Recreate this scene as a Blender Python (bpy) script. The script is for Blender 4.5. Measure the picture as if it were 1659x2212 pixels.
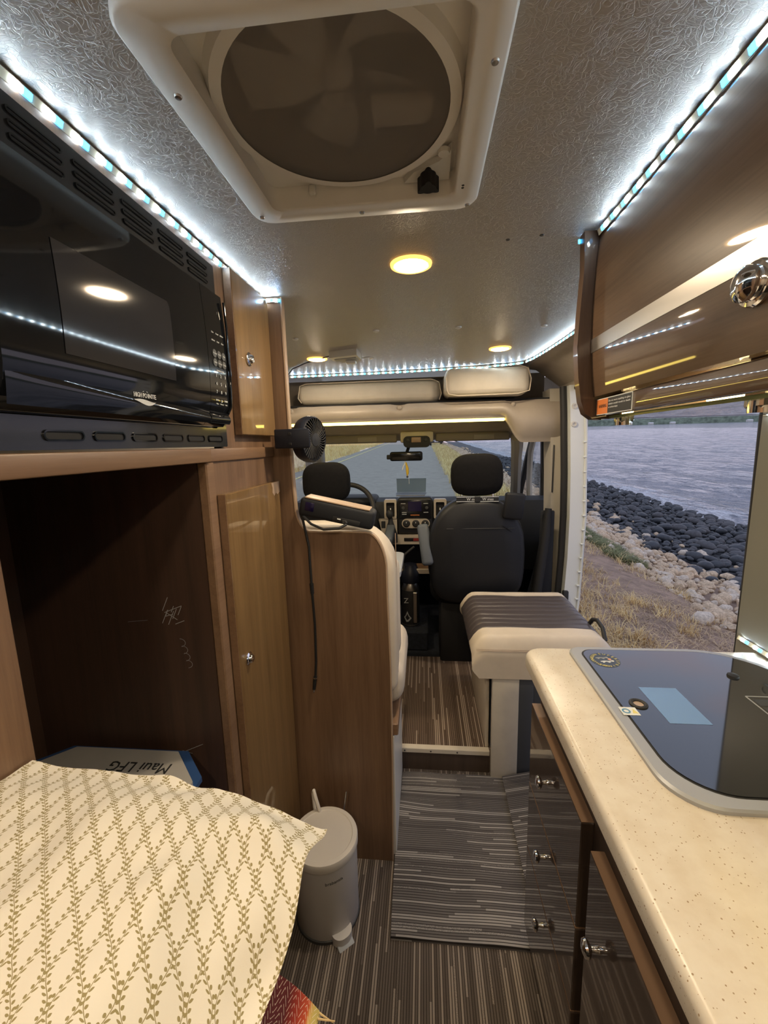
import bpy, bmesh, math, random
from mathutils import Vector, Matrix, noise as mnoise

for o in list(bpy.data.objects):
    bpy.data.objects.remove(o)
scene = bpy.context.scene
COL = scene.collection

# ---------------------------------------------------------------- camera
# van frame: X to the passenger side, Y towards the windscreen, Z up; lens at the origin
F_PX, CX, CY = 900.0, 829.5, 1106.0
_f = Vector((915 - CX, 957 - CY, F_PX)).normalized()
_h = Vector((1, -0.025, 0)); _x = (_h - _f * _h.dot(_f)).normalized()
_d = _f.cross(_x)
if _d.y < 0: _d = -_d
CAM_ROWS = Matrix((_x, _f, -_d))
cam = bpy.data.objects.new('camera', bpy.data.cameras.new('camera'))
COL.objects.link(cam)
cam.data.sensor_fit = 'HORIZONTAL'; cam.data.sensor_width = 36.0
cam.data.lens = F_PX / 1659 * 36.0
cam.data.clip_start = 0.02; cam.data.clip_end = 4000
r_, u_, b_ = CAM_ROWS.col[0], -CAM_ROWS.col[1], -CAM_ROWS.col[2]
cam.matrix_world = Matrix(((r_[0], u_[0], b_[0], 0), (r_[1], u_[1], b_[1], 0), (r_[2], u_[2], b_[2], 0), (0, 0, 0, 1)))
scene.camera = cam
scene.view_settings.view_transform = 'Standard'
scene.view_settings.look = 'None'
scene.view_settings.gamma = 1.0
scene.view_settings.use_curve_mapping = False
scene.view_settings.exposure = 0.88

# strengths of the lamps the van has
DOWN_L, LED_L, YEL_L, TUBE_L = 195.0, 58.0, 4.0, 9.0

# ---------------------------------------------------------------- dusk sky
world = bpy.data.worlds.new('dusk_sky'); scene.world = world; world.use_nodes = True
wn = world.node_tree; wn.nodes.clear()
_tc = wn.nodes.new('ShaderNodeTexCoord'); _sp = wn.nodes.new('ShaderNodeSeparateXYZ')
wn.links.new(_tc.outputs['Generated'], _sp.inputs[0])
_mr = wn.nodes.new('ShaderNodeMapRange'); _mr.inputs[1].default_value = -0.1; _mr.inputs[2].default_value = 0.9
wn.links.new(_sp.outputs[2], _mr.inputs[0])
_cr = wn.nodes.new('ShaderNodeValToRGB'); _e = _cr.color_ramp.elements
_e[0].position = 0.0; _e[0].color = (.42, .40, .46, 1)
_e[1].position = 1.0; _e[1].color = (.30, .38, .56, 1)
for p, c in ((.10, (.70, .58, .63, 1)), (.17, (.58, .56, .68, 1)), (.35, (.46, .50, .64, 1))):
    q = _e.new(p); q.color = c
wn.links.new(_mr.outputs[0], _cr.inputs[0])
_mp = wn.nodes.new('ShaderNodeMapping'); _mp.inputs['Scale'].default_value = (2.2, 2.2, 9)
wn.links.new(_tc.outputs['Generated'], _mp.inputs[0])
_nz = wn.nodes.new('ShaderNodeTexNoise'); _nz.inputs['Scale'].default_value = 2.2; _nz.inputs['Detail'].default_value = 6
wn.links.new(_mp.outputs[0], _nz.inputs[0])
_r2 = wn.nodes.new('ShaderNodeValToRGB'); _r2.color_ramp.elements[0].position = .45; _r2.color_ramp.elements[1].position = .7
wn.links.new(_nz.outputs[0], _r2.inputs[0])
_mx = wn.nodes.new('ShaderNodeMix'); _mx.data_type = 'RGBA'
wn.links.new(_r2.outputs[0], _mx.inputs[0]); wn.links.new(_cr.outputs[0], _mx.inputs[6])
_mx.inputs[7].default_value = (.50, .45, .54, 1)
_bg = wn.nodes.new('ShaderNodeBackground'); _bg.inputs[1].default_value = 0.85
wn.links.new(_mx.outputs[2], _bg.inputs[0])
_wo = wn.nodes.new('ShaderNodeOutputWorld'); wn.links.new(_bg.outputs[0], _wo.inputs[0])

# ---------------------------------------------------------------- mesh builder
class B:
    def __init__(s): s.v = []; s.f = []; s.uv = {}
    def add(s, v, f):
        o = len(s.v); s.v += [Vector(p) for p in v]; s.f += [tuple(i + o for i in q) for q in f]; return s
    def box(s, lo, hi):
        (a, b, c), (d, e, g) = lo, hi
        return s.add([(a,b,c),(d,b,c),(d,e,c),(a,e,c),(a,b,g),(d,b,g),(d,e,g),(a,e,g)],
                     [(3,2,1,0),(4,5,6,7),(0,1,5,4),(1,2,6,5),(2,3,7,6),(3,0,4,7)])
    def rbox(s, lo, hi, r=.01, seg=2):
        bm = bmesh.new(); bmesh.ops.create_cube(bm, size=1)
        lo, hi = Vector(lo), Vector(hi); c = (lo + hi) / 2; d = hi - lo
        for v in bm.verts: v.co = Vector((v.co.x*d.x, v.co.y*d.y, v.co.z*d.z)) + c
        r = min(r, min(d)*.499)
        bmesh.ops.bevel(bm, geom=bm.edges[:], offset=r, segments=seg, profile=.5, affect='EDGES')
        bm.verts.index_update()
        s.add([v.co.copy() for v in bm.verts], [[v.index for v in f.verts] for f in bm.faces]); bm.free(); return s
    def lathe(s, prof, c=(0,0,0), axis=(0,0,1), n=24, cap=True):
        A = Vector(axis).normalized(); U = A.orthogonal().normalized(); W = A.cross(U); c = Vector(c)
        v = []; f = []; m = len(prof)
        for (r, h) in prof:
            for i in range(n):
                a = 2*math.pi*i/n
                v.append(c + A*h + (U*math.cos(a) + W*math.sin(a))*r)
        for j in range(m-1):
            for i in range(n):
                k = (i+1) % n
                f.append((j*n+i, j*n+k, (j+1)*n+k, (j+1)*n+i))
        if cap:
            if prof[0][0] > 1e-6: f.append(tuple(range(n-1, -1, -1)))
            if prof[-1][0] > 1e-6: f.append(tuple((m-1)*n+i for i in range(n)))
        return s.add(v, f)
    def cyl(s, a, b, r, r2=None, n=20):
        a, b = Vector(a), Vector(b); d = b - a
        return s.lathe([(r, 0), (r if r2 is None else r2, d.length)], a, d, n)
    def tube(s, pts, r, n=8, closed=False):
        P = [Vector(p) for p in pts]; m = len(P); v = []; f = []
        U = None
        for i, p in enumerate(P):
            if closed: t = P[(i+1) % m] - P[i-1]
            else: t = P[min(i+1, m-1)] - P[max(i-1, 0)]
            t.normalize()
            if U is None: U = t.orthogonal().normalized()
            U = (U - t*U.dot(t)).normalized(); W = t.cross(U)
            rr = r[i] if isinstance(r, (list, tuple)) else r
            for k in range(n):
                a = 2*math.pi*k/n; v.append(p + (U*math.cos(a) + W*math.sin(a))*rr)
        for i in range(m if closed else m-1):
            j = (i+1) % m
            for k in range(n):
                l = (k+1) % n; f.append((i*n+k, i*n+l, j*n+l, j*n+k))
        if not closed:
            f.append(tuple(range(n-1, -1, -1))); f.append(tuple((m-1)*n+k for k in range(n)))
        return s.add(v, f)
    def prism(s, poly, axis, a, b):
        """polygon given in the two other axes (in xyz order), extruded along axis from a to b"""
        i = 'xyz'.index(axis); n = len(poly)
        def mk(p, h): q = list(p); q.insert(i, h); return q
        v = [mk(p, a) for p in poly] + [mk(p, b) for p in poly]
        f = [tuple(range(n-1, -1, -1)), tuple(range(n, 2*n))] + [(k, (k+1) % n, n+(k+1) % n, n+k) for k in range(n)]
        return s.add(v, f)
    def ring(s, outer, inner, axis, a, b):
        """frame between two outlines with equal point counts"""
        i = 'xyz'.index(axis); n = len(outer)
        def mk(p, h): q = list(p); q.insert(i, h); return q
        v = [mk(p, a) for p in outer] + [mk(p, b) for p in outer] + [mk(p, a) for p in inner] + [mk(p, b) for p in inner]
        f = []
        for k in range(n):
            l = (k+1) % n
            f += [(k, l, n+l, n+k), (2*n+l, 2*n+k, 3*n+k, 3*n+l), (l, k, 2*n+k, 2*n+l), (n+k, n+l, 3*n+l, 3*n+k)]
        return s.add(v, f)
    def grid(s, fn, nu, nv, uv=None):
        o = len(s.v); v = []; f = []
        for j in range(nv+1):
            for i in range(nu+1):
                v.append(fn(i/nu, j/nv))
                if uv: s.uv[o+len(v)-1] = uv(i/nu, j/nv)
        for j in range(nv):
            for i in range(nu):
                a = j*(nu+1)+i; f.append((a, a+1, a+nu+2, a+nu+1))
        return s.add(v, f)
    def ball(s, c, r, n=16, m=10):
        if not isinstance(r, (tuple, list)): r = (r, r, r)
        v = []; f = []
        for j in range(m+1):
            t = math.pi*j/m
            for i in range(n):
                a = 2*math.pi*i/n
                v.append((c[0]+r[0]*math.sin(t)*math.cos(a), c[1]+r[1]*math.sin(t)*math.sin(a), c[2]-r[2]*math.cos(t)))
        for j in range(m):
            for i in range(n):
                k = (i+1) % n; f.append((j*n+i, j*n+k, (j+1)*n+k, (j+1)*n+i))
        return s.add(v, f)
    def xf(s, M):
        s.v = [M @ p for p in s.v]; return s
    def warp(s, fn):
        s.v = [Vector(fn(p)) for p in s.v]; return s

def rrect(x0, x1, y0, y1, r, n=5):
    """rounded rectangle outline; r one number or four (x0y0, x1y0, x1y1, x0y1)"""
    R = r if isinstance(r, (list, tuple)) else (r,)*4
    P = []
    for (cx, cy, a0, q) in ((x0+R[0], y0+R[0], 180, R[0]), (x1-R[1], y0+R[1], 270, R[1]), (x1-R[2], y1-R[2], 0, R[2]), (x0+R[3], y1-R[3], 90, R[3])):
        for i in range(n+1):
            a = math.radians(a0 + 90*i/n); P.append((cx+q*math.cos(a), cy+q*math.sin(a)))
    return P

def tag(o, label=None, cat=None, group=None, kind=None):
    if label: o['label'] = label
    if cat: o['category'] = cat
    if group: o['group'] = group
    if kind: o['kind'] = kind
    return o

def root_off(p):
    o = Vector((0, 0, 0))
    while p is not None: o += p.location; p = p.parent
    return o

def obj(name, b, mat, parent=None, smooth=35, label=None, cat=None, group=None, kind=None, clean=True):
    me = bpy.data.meshes.new(name)
    if parent is None:
        xs = [p.x for p in b.v]; ys = [p.y for p in b.v]; zs = [p.z for p in b.v]
        off = Vector(((min(xs)+max(xs))/2, (min(ys)+max(ys))/2, min(zs)))
    else: off = root_off(parent)
    me.from_pydata([p - off for p in b.v], [], b.f)
    if b.uv:
        ul = me.uv_layers.new(name='UVMap')
        for lp in me.loops: ul.data[lp.index].uv = b.uv.get(lp.vertex_index, (0, 0))
    if clean:
        bm = bmesh.new(); bm.from_mesh(me)
        bmesh.ops.recalc_face_normals(bm, faces=bm.faces[:]); bm.to_mesh(me); bm.free()
    if smooth:
        me.shade_smooth(); me.set_sharp_from_angle(angle=math.radians(smooth))
    me.materials.append(mat)
    o = bpy.data.objects.new(name, me); COL.objects.link(o)
    if parent is None: o.location = off
    else: o.parent = parent
    return tag(o, label, cat, group, kind)

def thing(name, label, cat, loc, group=None, kind=None):
    o = bpy.data.objects.new(name, None); COL.objects.link(o); o.location = loc
    o.empty_display_size = .05
    return tag(o, label, cat, group, kind)

def inst(name, mesh, loc, parent=None, rot=(0,0,0), scl=(1,1,1)):
    o = bpy.data.objects.new(name, mesh); COL.objects.link(o)
    o.location = Vector(loc) - (root_off(parent) if parent else Vector((0,0,0)))
    o.rotation_euler = rot; o.scale = scl
    if parent: o.parent = parent
    return o

# basis: columns u (reading direction), v (up of the letters), n (towards the reader)
def basis(u, v, loc):
    u = Vector(u).normalized(); v = Vector(v).normalized(); n = u.cross(v); l = Vector(loc)
    return Matrix(((u.x, v.x, n.x, l.x), (u.y, v.y, n.y, l.y), (u.z, v.z, n.z, l.z), (0, 0, 0, 1)))

def text_b(body, size, M, align='CENTER', width=None, ext=.0004):
    cu = bpy.data.curves.new('lettering', 'FONT'); cu.body = body; cu.size = size; cu.align_x = align; cu.align_y = 'CENTER'
    cu.resolution_u = 2; cu.extrude = ext
    t = bpy.data.objects.new('lettering', cu); COL.objects.link(t)
    bpy.context.view_layer.update()
    me = bpy.data.meshes.new_from_object(t.evaluated_get(bpy.context.evaluated_depsgraph_get()))
    b = B(); vs = [v.co.copy() for v in me.vertices]
    if width and vs:
        w = max(p.x for p in vs) - min(p.x for p in vs); k = width / max(w, 1e-6)
        for p in vs: p.x *= k
    b.add([M @ p for p in vs], [tuple(q.vertices) for q in me.polygons])
    bpy.data.objects.remove(t); bpy.data.curves.remove(cu); bpy.data.meshes.remove(me)
    return b
# ---------------------------------------------------------------- materials
class X:
    """tiny expression helper: arithmetic on sockets becomes Math nodes"""
    def __init__(s, nt, sock): s.nt = nt; s.s = sock
    def op(s, o, *a):
        n = s.nt.nodes.new('ShaderNodeMath'); n.operation = o
        for i, q in enumerate((s,) + a):
            if isinstance(q, X): s.nt.links.new(q.s, n.inputs[i])
            else: n.inputs[i].default_value = q
        return X(s.nt, n.outputs[0])
    def __add__(s, o): return s.op('ADD', o)
    def __sub__(s, o): return s.op('SUBTRACT', o)
    def __mul__(s, o): return s.op('MULTIPLY', o)
    def __truediv__(s, o): return s.op('DIVIDE', o)
    __radd__ = __add__; __rmul__ = __mul__
    def rsub(s, v): return s.op('MULTIPLY', -1.0) + v
    def lt(s, v): return s.op('LESS_THAN', v)
    def gt(s, v): return s.op('GREATER_THAN', v)
    def abs(s): return s.op('ABSOLUTE')
    def sin(s): return s.op('SINE')
    def floor(s): return s.op('FLOOR')
    def mod(s, v): return s.op('FLOORED_MODULO', v)
    def max(s, v): return s.op('MAXIMUM', v)
    def min(s, v): return s.op('MINIMUM', v)
    def wrap(s, p): return (s + p/2).mod(p) - p/2

def newmat(name):
    m = bpy.data.materials.new(name); m.use_nodes = True
    return m, m.node_tree, m.node_tree.nodes['Principled BSDF']

def ramp(nt, sock, stops):
    r = nt.nodes.new('ShaderNodeValToRGB'); e = r.color_ramp.elements
    e[0].position, e[0].color = stops[0][0], (*stops[0][1], 1)
    e[1].position, e[1].color = stops[-1][0], (*stops[-1][1], 1)
    for p, c in stops[1:-1]:
        q = e.new(p); q.color = (*c, 1)
    nt.links.new(sock, r.inputs[0]); return r.outputs[0]

def coords(nt, scale=(1,1,1), which='Object', rot=(0,0,0)):
    t = nt.nodes.new('ShaderNodeTexCoord'); m = nt.nodes.new('ShaderNodeMapping')
    m.inputs['Scale'].default_value = scale; m.inputs['Rotation'].default_value = rot
    nt.links.new(t.outputs[which], m.inputs[0]); return m.outputs[0]

def noise(nt, vec, scale, detail=3, rough=.5, dist=0):
    n = nt.nodes.new('ShaderNodeTexNoise'); n.inputs['Scale'].default_value = scale
    n.inputs['Detail'].default_value = detail; n.inputs['Roughness'].default_value = rough
    n.inputs['Distortion'].default_value = dist
    if vec is not None: nt.links.new(vec, n.inputs['Vector'])
    return n.outputs[0]

def bump(nt, p, h, strength=.2, dist=.002):
    b = nt.nodes.new('ShaderNodeBump'); b.inputs['Strength'].default_value = strength; b.inputs['Distance'].default_value = dist
    nt.links.new(h, b.inputs['Height']); nt.links.new(b.outputs[0], p.inputs['Normal'])

def mat(name, col, rough=.5, metal=0, spec=.5, coat=0, var=0, vscale=30, bmp=0, bscale=200, bdist=.001, sheen=0, trans=0):
    m, nt, p = newmat(name)
    p.inputs['Base Color'].default_value = (*col, 1); p.inputs['Roughness'].default_value = rough
    p.inputs['Metallic'].default_value = metal; p.inputs['Specular IOR Level'].default_value = spec
    p.inputs['Coat Weight'].default_value = coat; p.inputs['Coat Roughness'].default_value = .06
    p.inputs['Sheen Weight'].default_value = sheen
    p.inputs['Transmission Weight'].default_value = trans
    if var:
        n = noise(nt, coords(nt), vscale, 4, .6)
        c = ramp(nt, n, [(.3, tuple(x*(1-var) for x in col)), (.7, tuple(min(1, x*(1+var)) for x in col))])
        nt.links.new(c, p.inputs['Base Color'])
    if bmp:
        bump(nt, p, noise(nt, coords(nt), bscale, 3, .6), bmp, bdist)
    return m

def emit(name, col, s):
    m, nt, p = newmat(name)
    p.inputs['Base Color'].default_value = (*[min(1, c) for c in col], 1)
    p.inputs['Emission Color'].default_value = (*col, 1); p.inputs['Emission Strength'].default_value = s
    return m

def wood(name, dark, light, axis='z', rough=.4, coat=0, fine=1.0, crough=.05):
    m, nt, p = newmat(name)
    sc = {'z': (26, 26, 1.1), 'y': (26, 1.1, 26), 'x': (1.1, 26, 26)}[axis]
    v = coords(nt, sc)
    a = noise(nt, v, 1.0*fine, 5, .6, .35); b = noise(nt, v, 7*fine, 3, .7, .2)
    mix = X(nt, a)*.65 + X(nt, b)*.35
    mid = tuple((x+y)/2 for x, y in zip(dark, light))
    c = ramp(nt, mix.s, [(.30, dark), (.48, mid), (.70, light)])
    nt.links.new(c, p.inputs['Base Color'])
    p.inputs['Roughness'].default_value = rough
    p.inputs['Coat Weight'].default_value = coat; p.inputs['Coat Roughness'].default_value = crough
    if coat: p.inputs['Specular IOR Level'].default_value = .15
    bump(nt, p, mix.s, .06, .0006)
    return m

def glass(name, tint=(1,1,1), refl=.08, rough=.02, dens=0.0, dcol=(.1,.1,.1)):
    """thin pane: clear body with a mirror film that grows towards grazing angles"""
    m = bpy.data.materials.new(name); m.use_nodes = True; nt = m.node_tree; nt.nodes.clear()
    t = nt.nodes.new('ShaderNodeBsdfTransparent'); t.inputs[0].default_value = (*tint, 1)
    g = nt.nodes.new('ShaderNodeBsdfGlossy'); g.inputs['Roughness'].default_value = rough
    lw = nt.nodes.new('ShaderNodeLayerWeight'); lw.inputs[0].default_value = .5
    fc_ = X(nt, lw.outputs['Facing']); k = fc_.op('POWER', 5.0)*(.9 if refl > .02 else .25) + refl
    body = t.outputs[0]
    if dens:
        d = nt.nodes.new('ShaderNodeBsdfDiffuse'); d.inputs[0].default_value = (*dcol, 1)
        mm = nt.nodes.new('ShaderNodeMixShader'); mm.inputs[0].default_value = dens
        nt.links.new(t.outputs[0], mm.inputs[1]); nt.links.new(d.outputs[0], mm.inputs[2]); body = mm.outputs[0]
    ms = nt.nodes.new('ShaderNodeMixShader'); nt.links.new(k.min(1.0).s, ms.inputs[0])
    nt.links.new(body, ms.inputs[1]); nt.links.new(g.outputs[0], ms.inputs[2])
    o = nt.nodes.new('ShaderNodeOutputMaterial'); nt.links.new(ms.outputs[0], o.inputs[0])
    return m

MT = {}
MT['walnut'] = wood('walnut', (.12, .066, .038), (.24, .145, .085), 'z', .42)
MT['walnut_h'] = wood('walnut_rail', (.16, .09, .05), (.28, .17, .10), 'y', .42)
MT['walnut_gloss'] = wood('walnut_gloss', (.16, .092, .038), (.29, .18, .078), 'z', .35, 1.0, crough=.03)
MT['walnut_over'] = wood('walnut_overhead', (.070, .041, .024), (.15, .092, .055), 'y', .35, 1.0, crough=.03)
MT['walnut_edge'] = wood('walnut_edge', (.06, .034, .022), (.12, .07, .042), 'z', .4, .3)
MT['brown_gloss'] = wood('brown_gloss', (.040, .027, .020), (.072, .049, .036), 'z', .3, 1.0, crough=.035)
MT['brown'] = wood('brown', (.05, .033, .024), (.085, .058, .042), 'z', .5)
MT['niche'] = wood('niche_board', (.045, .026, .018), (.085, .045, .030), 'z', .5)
MT['band'] = mat('edge_band', (.46, .33, .23), .45)
MT['band2'] = mat('edge_band_brown', (.22, .13, .075), .45)
MT['cream'] = mat('cream_vinyl', (.66, .57, .45), .5, var=.06, vscale=9, bmp=.15, bscale=320, bdist=.0006)
MT['cream2'] = mat('cream_fabric', (.62, .56, .46), .7, var=.05, vscale=14, bmp=.25, bscale=500, bdist=.0006)
MT['padbeige'] = mat('padded_beige_vinyl', (.40, .345, .28), .45, var=.06, vscale=7, bmp=.2, bscale=260, bdist=.0006)
MT['liner'] = mat('beige_liner', (.40, .345, .275), .75, var=.05, vscale=20, bmp=.15, bscale=400, bdist=.0005)
MT['plasticbeige'] = mat('beige_plastic', (.50, .46, .385), .55, bmp=.1, bscale=500, bdist=.0003)
MT['greywall'] = mat('grey_wall_panel', (.24, .235, .205), .42, bmp=.06, bscale=300, bdist=.0004)
MT['brownvinyl'] = mat('brown_vinyl', (.075, .062, .062), .4, bmp=.12, bscale=300, bdist=.0005)
MT['greyvinyl'] = mat('grey_vinyl', (.07, .075, .085), .5)
MT['white'] = mat('white_plastic', (.68, .67, .63), .4)
MT['offwhite'] = mat('off_white_plastic', (.74, .72, .68), .45)
MT['paint'] = mat('white_paint', (.78, .82, .80), .3, coat=.6)
MT['blackgloss'] = mat('black_gloss', (.008, .009, .011), .05)
MT['blackgloss2'] = mat('black_trim', (.016, .017, .020), .25, coat=.3)
MT['black'] = mat('black_plastic', (.015, .016, .018), .5)
MT['matteblack'] = mat('matte_black', (.006, .006, .007), .7)
MT['navy'] = mat('navy_plastic', (.009, .011, .020), .4, spec=.35)
MT['rubber'] = mat('black_rubber', (.02, .02, .021), .6)
MT['seatblk'] = mat('black_seat_cloth', (.0075, .0073, .008), .85, spec=.15, var=.2, vscale=60, bmp=.3, bscale=700, bdist=.0008, sheen=.0)
MT['seatback'] = mat('dark_seatback_vinyl', (.010, .011, .014), .5, spec=.35, bmp=.12, bscale=60, bdist=.002)
MT['dash'] = mat('dark_dash', (.020, .022, .027), .6, spec=.3, bmp=.15, bscale=500, bdist=.0005)
MT['dashgrey'] = mat('grey_armrest', (.09, .105, .125), .6)
MT['silver'] = mat('silver_plastic', (.52, .46, .38), .35, metal=.25)
MT['chrome'] = mat('chrome', (.85, .85, .86), .08, metal=1)
MT['steel'] = mat('brushed_steel', (.46, .44, .41), .32, metal=1)
MT['tablegrey'] = mat('grey_table_top', (.40, .42, .44), .55)
MT['cabcarpet'] = mat('dark_cab_carpet', (.012, .015, .024), .95, var=.4, vscale=40)
MT['binlid'] = mat('warm_white_bin', (.72, .67, .60), .5, var=.03, vscale=8)
MT['bin'] = mat('bin_body', (.60, .57, .54), .45)
MT['darkgrey'] = mat('dark_grey', (.05, .05, .05), .5)
MT['ink'] = mat('black_ink', (.02, .02, .02), .6)
MT['whiteink'] = mat('white_print', (.75, .77, .77), .5)
MT['greyink'] = mat('grey_print', (.35, .36, .37), .5)
MT['yellowink'] = mat('yellow_print', (.78, .68, .22), .5)
MT['orangeink'] = mat('orange_print', (.62, .18, .04), .5)
MT['peach'] = mat('peach_print', (.75, .38, .24), .5)
MT['blueink'] = mat('blue_print', (.10, .28, .45), .5)
MT['screen'] = mat('dark_screen', (.012, .012, .014), .15)
MT['bluescreen'] = mat('navy_screen', (.008, .005, .04), .2)
MT['bluebin'] = mat('blue_lid', (.03, .08, .22), .4)
MT['bintop'] = mat('clear_bin_top', (.42, .40, .37), .5, var=.04, vscale=10)
MT['clear'] = glass('clear_pane', (.97, .99, .98), .05)
MT['greenglass'] = glass('shelf_glass', (.90, .95, .92), .06)
MT['windscreen'] = glass('windscreen_glass', (.82, .90, .90), .05)
MT['dome'] = mat('smoke_dome', (.36, .33, .30), .5)
MT['mesh'] = glass('smoky_insect_mesh', (.66, .63, .60), .012, .22, .40, (.36, .33, .30))
MT['hobglass'] = mat('dark_hob_glass', (.016, .018, .022), .05, spec=.6, coat=1)
MT['bluefilm'] = mat('pale_blue_label', (.17, .31, .60), .5)
MT['led'] = emit('led_white', (.80, .93, 1.0), LED_L)
MT['ledblue'] = emit('led_blue', (.04, .45, 1.0), LED_L*.10)
MT['ledtape'] = mat('led_tape', (.75, .72, .55), .4)
MT['ledyellow'] = emit('led_yellow', (1.0, .74, .15), YEL_L)
MT['lamp'] = emit('warm_lens', (1.0, .80, .55), DOWN_L)
MT['lampring'] = mat('lamp_ring', (.75, .66, .5), .4)
MT['lampglow'] = emit('amber_bezel', (1.0, .50, .10), 1.3)
MT['tubelamp'] = emit('warm_tube', (1.0, .70, .30), TUBE_L)

# ceiling: crinkled light vinyl
def _ceil():
    m, nt, p = newmat('crinkled_ceiling_vinyl')
    v = coords(nt)
    n = nt.nodes.new('ShaderNodeTexNoise'); n.inputs['Scale'].default_value = 22; n.inputs['Detail'].default_value = 2
    nt.links.new(v, n.inputs['Vector'])
    mx = nt.nodes.new('ShaderNodeMix'); mx.data_type = 'RGBA'; mx.blend_type = 'LINEAR_LIGHT'; mx.inputs[0].default_value = .05
    nt.links.new(v, mx.inputs[6]); nt.links.new(n.outputs[1], mx.inputs[7])
    hs = []
    for sc in (62, 125):
        vo = nt.nodes.new('ShaderNodeTexVoronoi'); vo.feature = 'DISTANCE_TO_EDGE'; vo.inputs['Scale'].default_value = sc
        nt.links.new(mx.outputs[2], vo.inputs['Vector']); hs.append(X(nt, vo.outputs[0]).min(.06))
    h = hs[0] + hs[1]*.7 + X(nt, noise(nt, v, 260, 2))*.02
    bump(nt, p, h.s, .62, .011)
    p.inputs['Base Color'].default_value = (.40, .375, .345, 1); p.inputs['Roughness'].default_value = .42
    return m
MT['ceiling'] = _ceil()

# striped carpet: stripes run along y (floor) or x (mat)
def _carpet(name, along, base, lite, dark, freq):
    m, nt, p = newmat(name)
    t = nt.nodes.new('ShaderNodeTexCoord'); s = nt.nodes.new('ShaderNodeSeparateXYZ'); nt.links.new(t.outputs['Object'], s.inputs[0])
    u, w = (X(nt, s.outputs[0]), X(nt, s.outputs[1])) if along == 'y' else (X(nt, s.outputs[1]), X(nt, s.outputs[0]))
    cid = (u*freq).floor()
    seg = (w*2.3 + (cid*7.31).sin()*2.0).floor()
    c = nt.nodes.new('ShaderNodeCombineXYZ'); nt.links.new(cid.s, c.inputs[0]); nt.links.new(seg.s, c.inputs[1])
    wn_ = nt.nodes.new('ShaderNodeTexWhiteNoise'); wn_.noise_dimensions = '2D'; nt.links.new(c.outputs[0], wn_.inputs['Vector'])
    rnd = X(nt, wn_.outputs['Value'])
    frac = ((u*freq).mod(1.0) - .5).abs()
    rib = frac.lt(.36)
    fuzz = X(nt, noise(nt, t.outputs['Object'], 420, 2, .7))
    k = rnd*.8 + fuzz*.25
    col = ramp(nt, k.s, [(.10, dark), (.35, base), (.66, base), (.72, lite), (.95, lite)])
    mx = nt.nodes.new('ShaderNodeMix'); mx.data_type = 'RGBA'; nt.links.new(rib.s, mx.inputs[0])
    mx.inputs[6].default_value = (*tuple(x*.5 for x in dark), 1); nt.links.new(col, mx.inputs[7])
    nt.links.new(mx.outputs[2], p.inputs['Base Color'])
    p.inputs['Roughness'].default_value = .95; p.inputs['Specular IOR Level'].default_value = .1
    bump(nt, p, (rib*.7 + fuzz*.5).s, .5, .0025)
    return m
MT['carpet'] = _carpet('striped_floor_carpet', 'y', (.135, .110, .092), (.30, .25, .21), (.090, .072, .060), 130)
MT['carpet_up'] = _carpet('striped_raised_carpet', 'y', (.15, .108, .083), (.33, .26, .21), (.10, .070, .052), 110)
MT['mat'] = _carpet('striped_mat', 'x', (.15, .138, .135), (.33, .31, .295), (.092, .083, .082), 120)

# speckled solid-surface worktop
def _counter():
    m, nt, p = newmat('speckled_worktop')
    v = coords(nt)
    vo = nt.nodes.new('ShaderNodeTexVoronoi'); vo.inputs['Scale'].default_value = 290; nt.links.new(v, vo.inputs['Vector'])
    sv = nt.nodes.new('ShaderNodeSeparateColor'); nt.links.new(vo.outputs['Color'], sv.inputs[0])
    spot = X(nt, vo.outputs['Distance']).lt((X(nt, sv.outputs[0])*1.4 - 1.05).max(.0))
    cloud = noise(nt, v, 14, 5, .6)
    base = ramp(nt, cloud, [(.3, (.62, .535, .42)), (.6, (.71, .645, .54)), (.8, (.75, .70, .61))])
    mx = nt.nodes.new('ShaderNodeMix'); mx.data_type = 'RGBA'; nt.links.new(spot.s, mx.inputs[0])
    nt.links.new(base, mx.inputs[6]); mx.inputs[7].default_value = (.34, .24, .14, 1)
    nt.links.new(mx.outputs[2], p.inputs['Base Color']); p.inputs['Roughness'].default_value = .3
    return m
MT['counter'] = _counter()

# printed cotton: ogee vines with small leaves, olive on cream (uv in metres)
def _print():
    m, nt, p = newmat('vine_print_cotton')
    t = nt.nodes.new('ShaderNodeUVMap'); t.uv_map = 'UVMap'
    s = nt.nodes.new('ShaderNodeSeparateXYZ'); nt.links.new(t.outputs[0], s.inputs[0])
    U, V = X(nt, s.outputs[0]), X(nt, s.outputs[1])
    P, A, L, pt = .0108, .0043, .047, .0046
    wv = (V*(2*math.pi/L)).sin()*A
    out = None
    for k, sg in ((0, 1), (1, -1)):
        q = (U - k*P - wv*sg).wrap(2*P)
        stem = q.abs().lt(.00032)
        lv = (V/pt + k*.5).mod(1.0)*pt - pt/2
        for side in (1, -1):
            du = q*side - .0018; dv = lv - side*pt/4
            a = du*.64 + dv*.77; b = dv*.64 - du*.77
            leaf = ((a/.0017)*(a/.0017) + (b/.00092)*(b/.00092)).lt(1.0)
            stem = stem.max(leaf)
        out = stem if out is None else out.max(stem)
    mx = nt.nodes.new('ShaderNodeMix'); mx.data_type = 'RGBA'; nt.links.new(out.s, mx.inputs[0])
    mx.inputs[6].default_value = (.70, .655, .56, 1); mx.inputs[7].default_value = (.27, .22, .095, 1)
    nt.links.new(mx.outputs[2], p.inputs['Base Color']); p.inputs['Roughness'].default_value = .85
    p.inputs['Sheen Weight'].default_value = .15
    bump(nt, p, noise(nt, coords(nt), 900, 2), .15, .0005)
    return m
MT['vineprint'] = _print()

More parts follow.
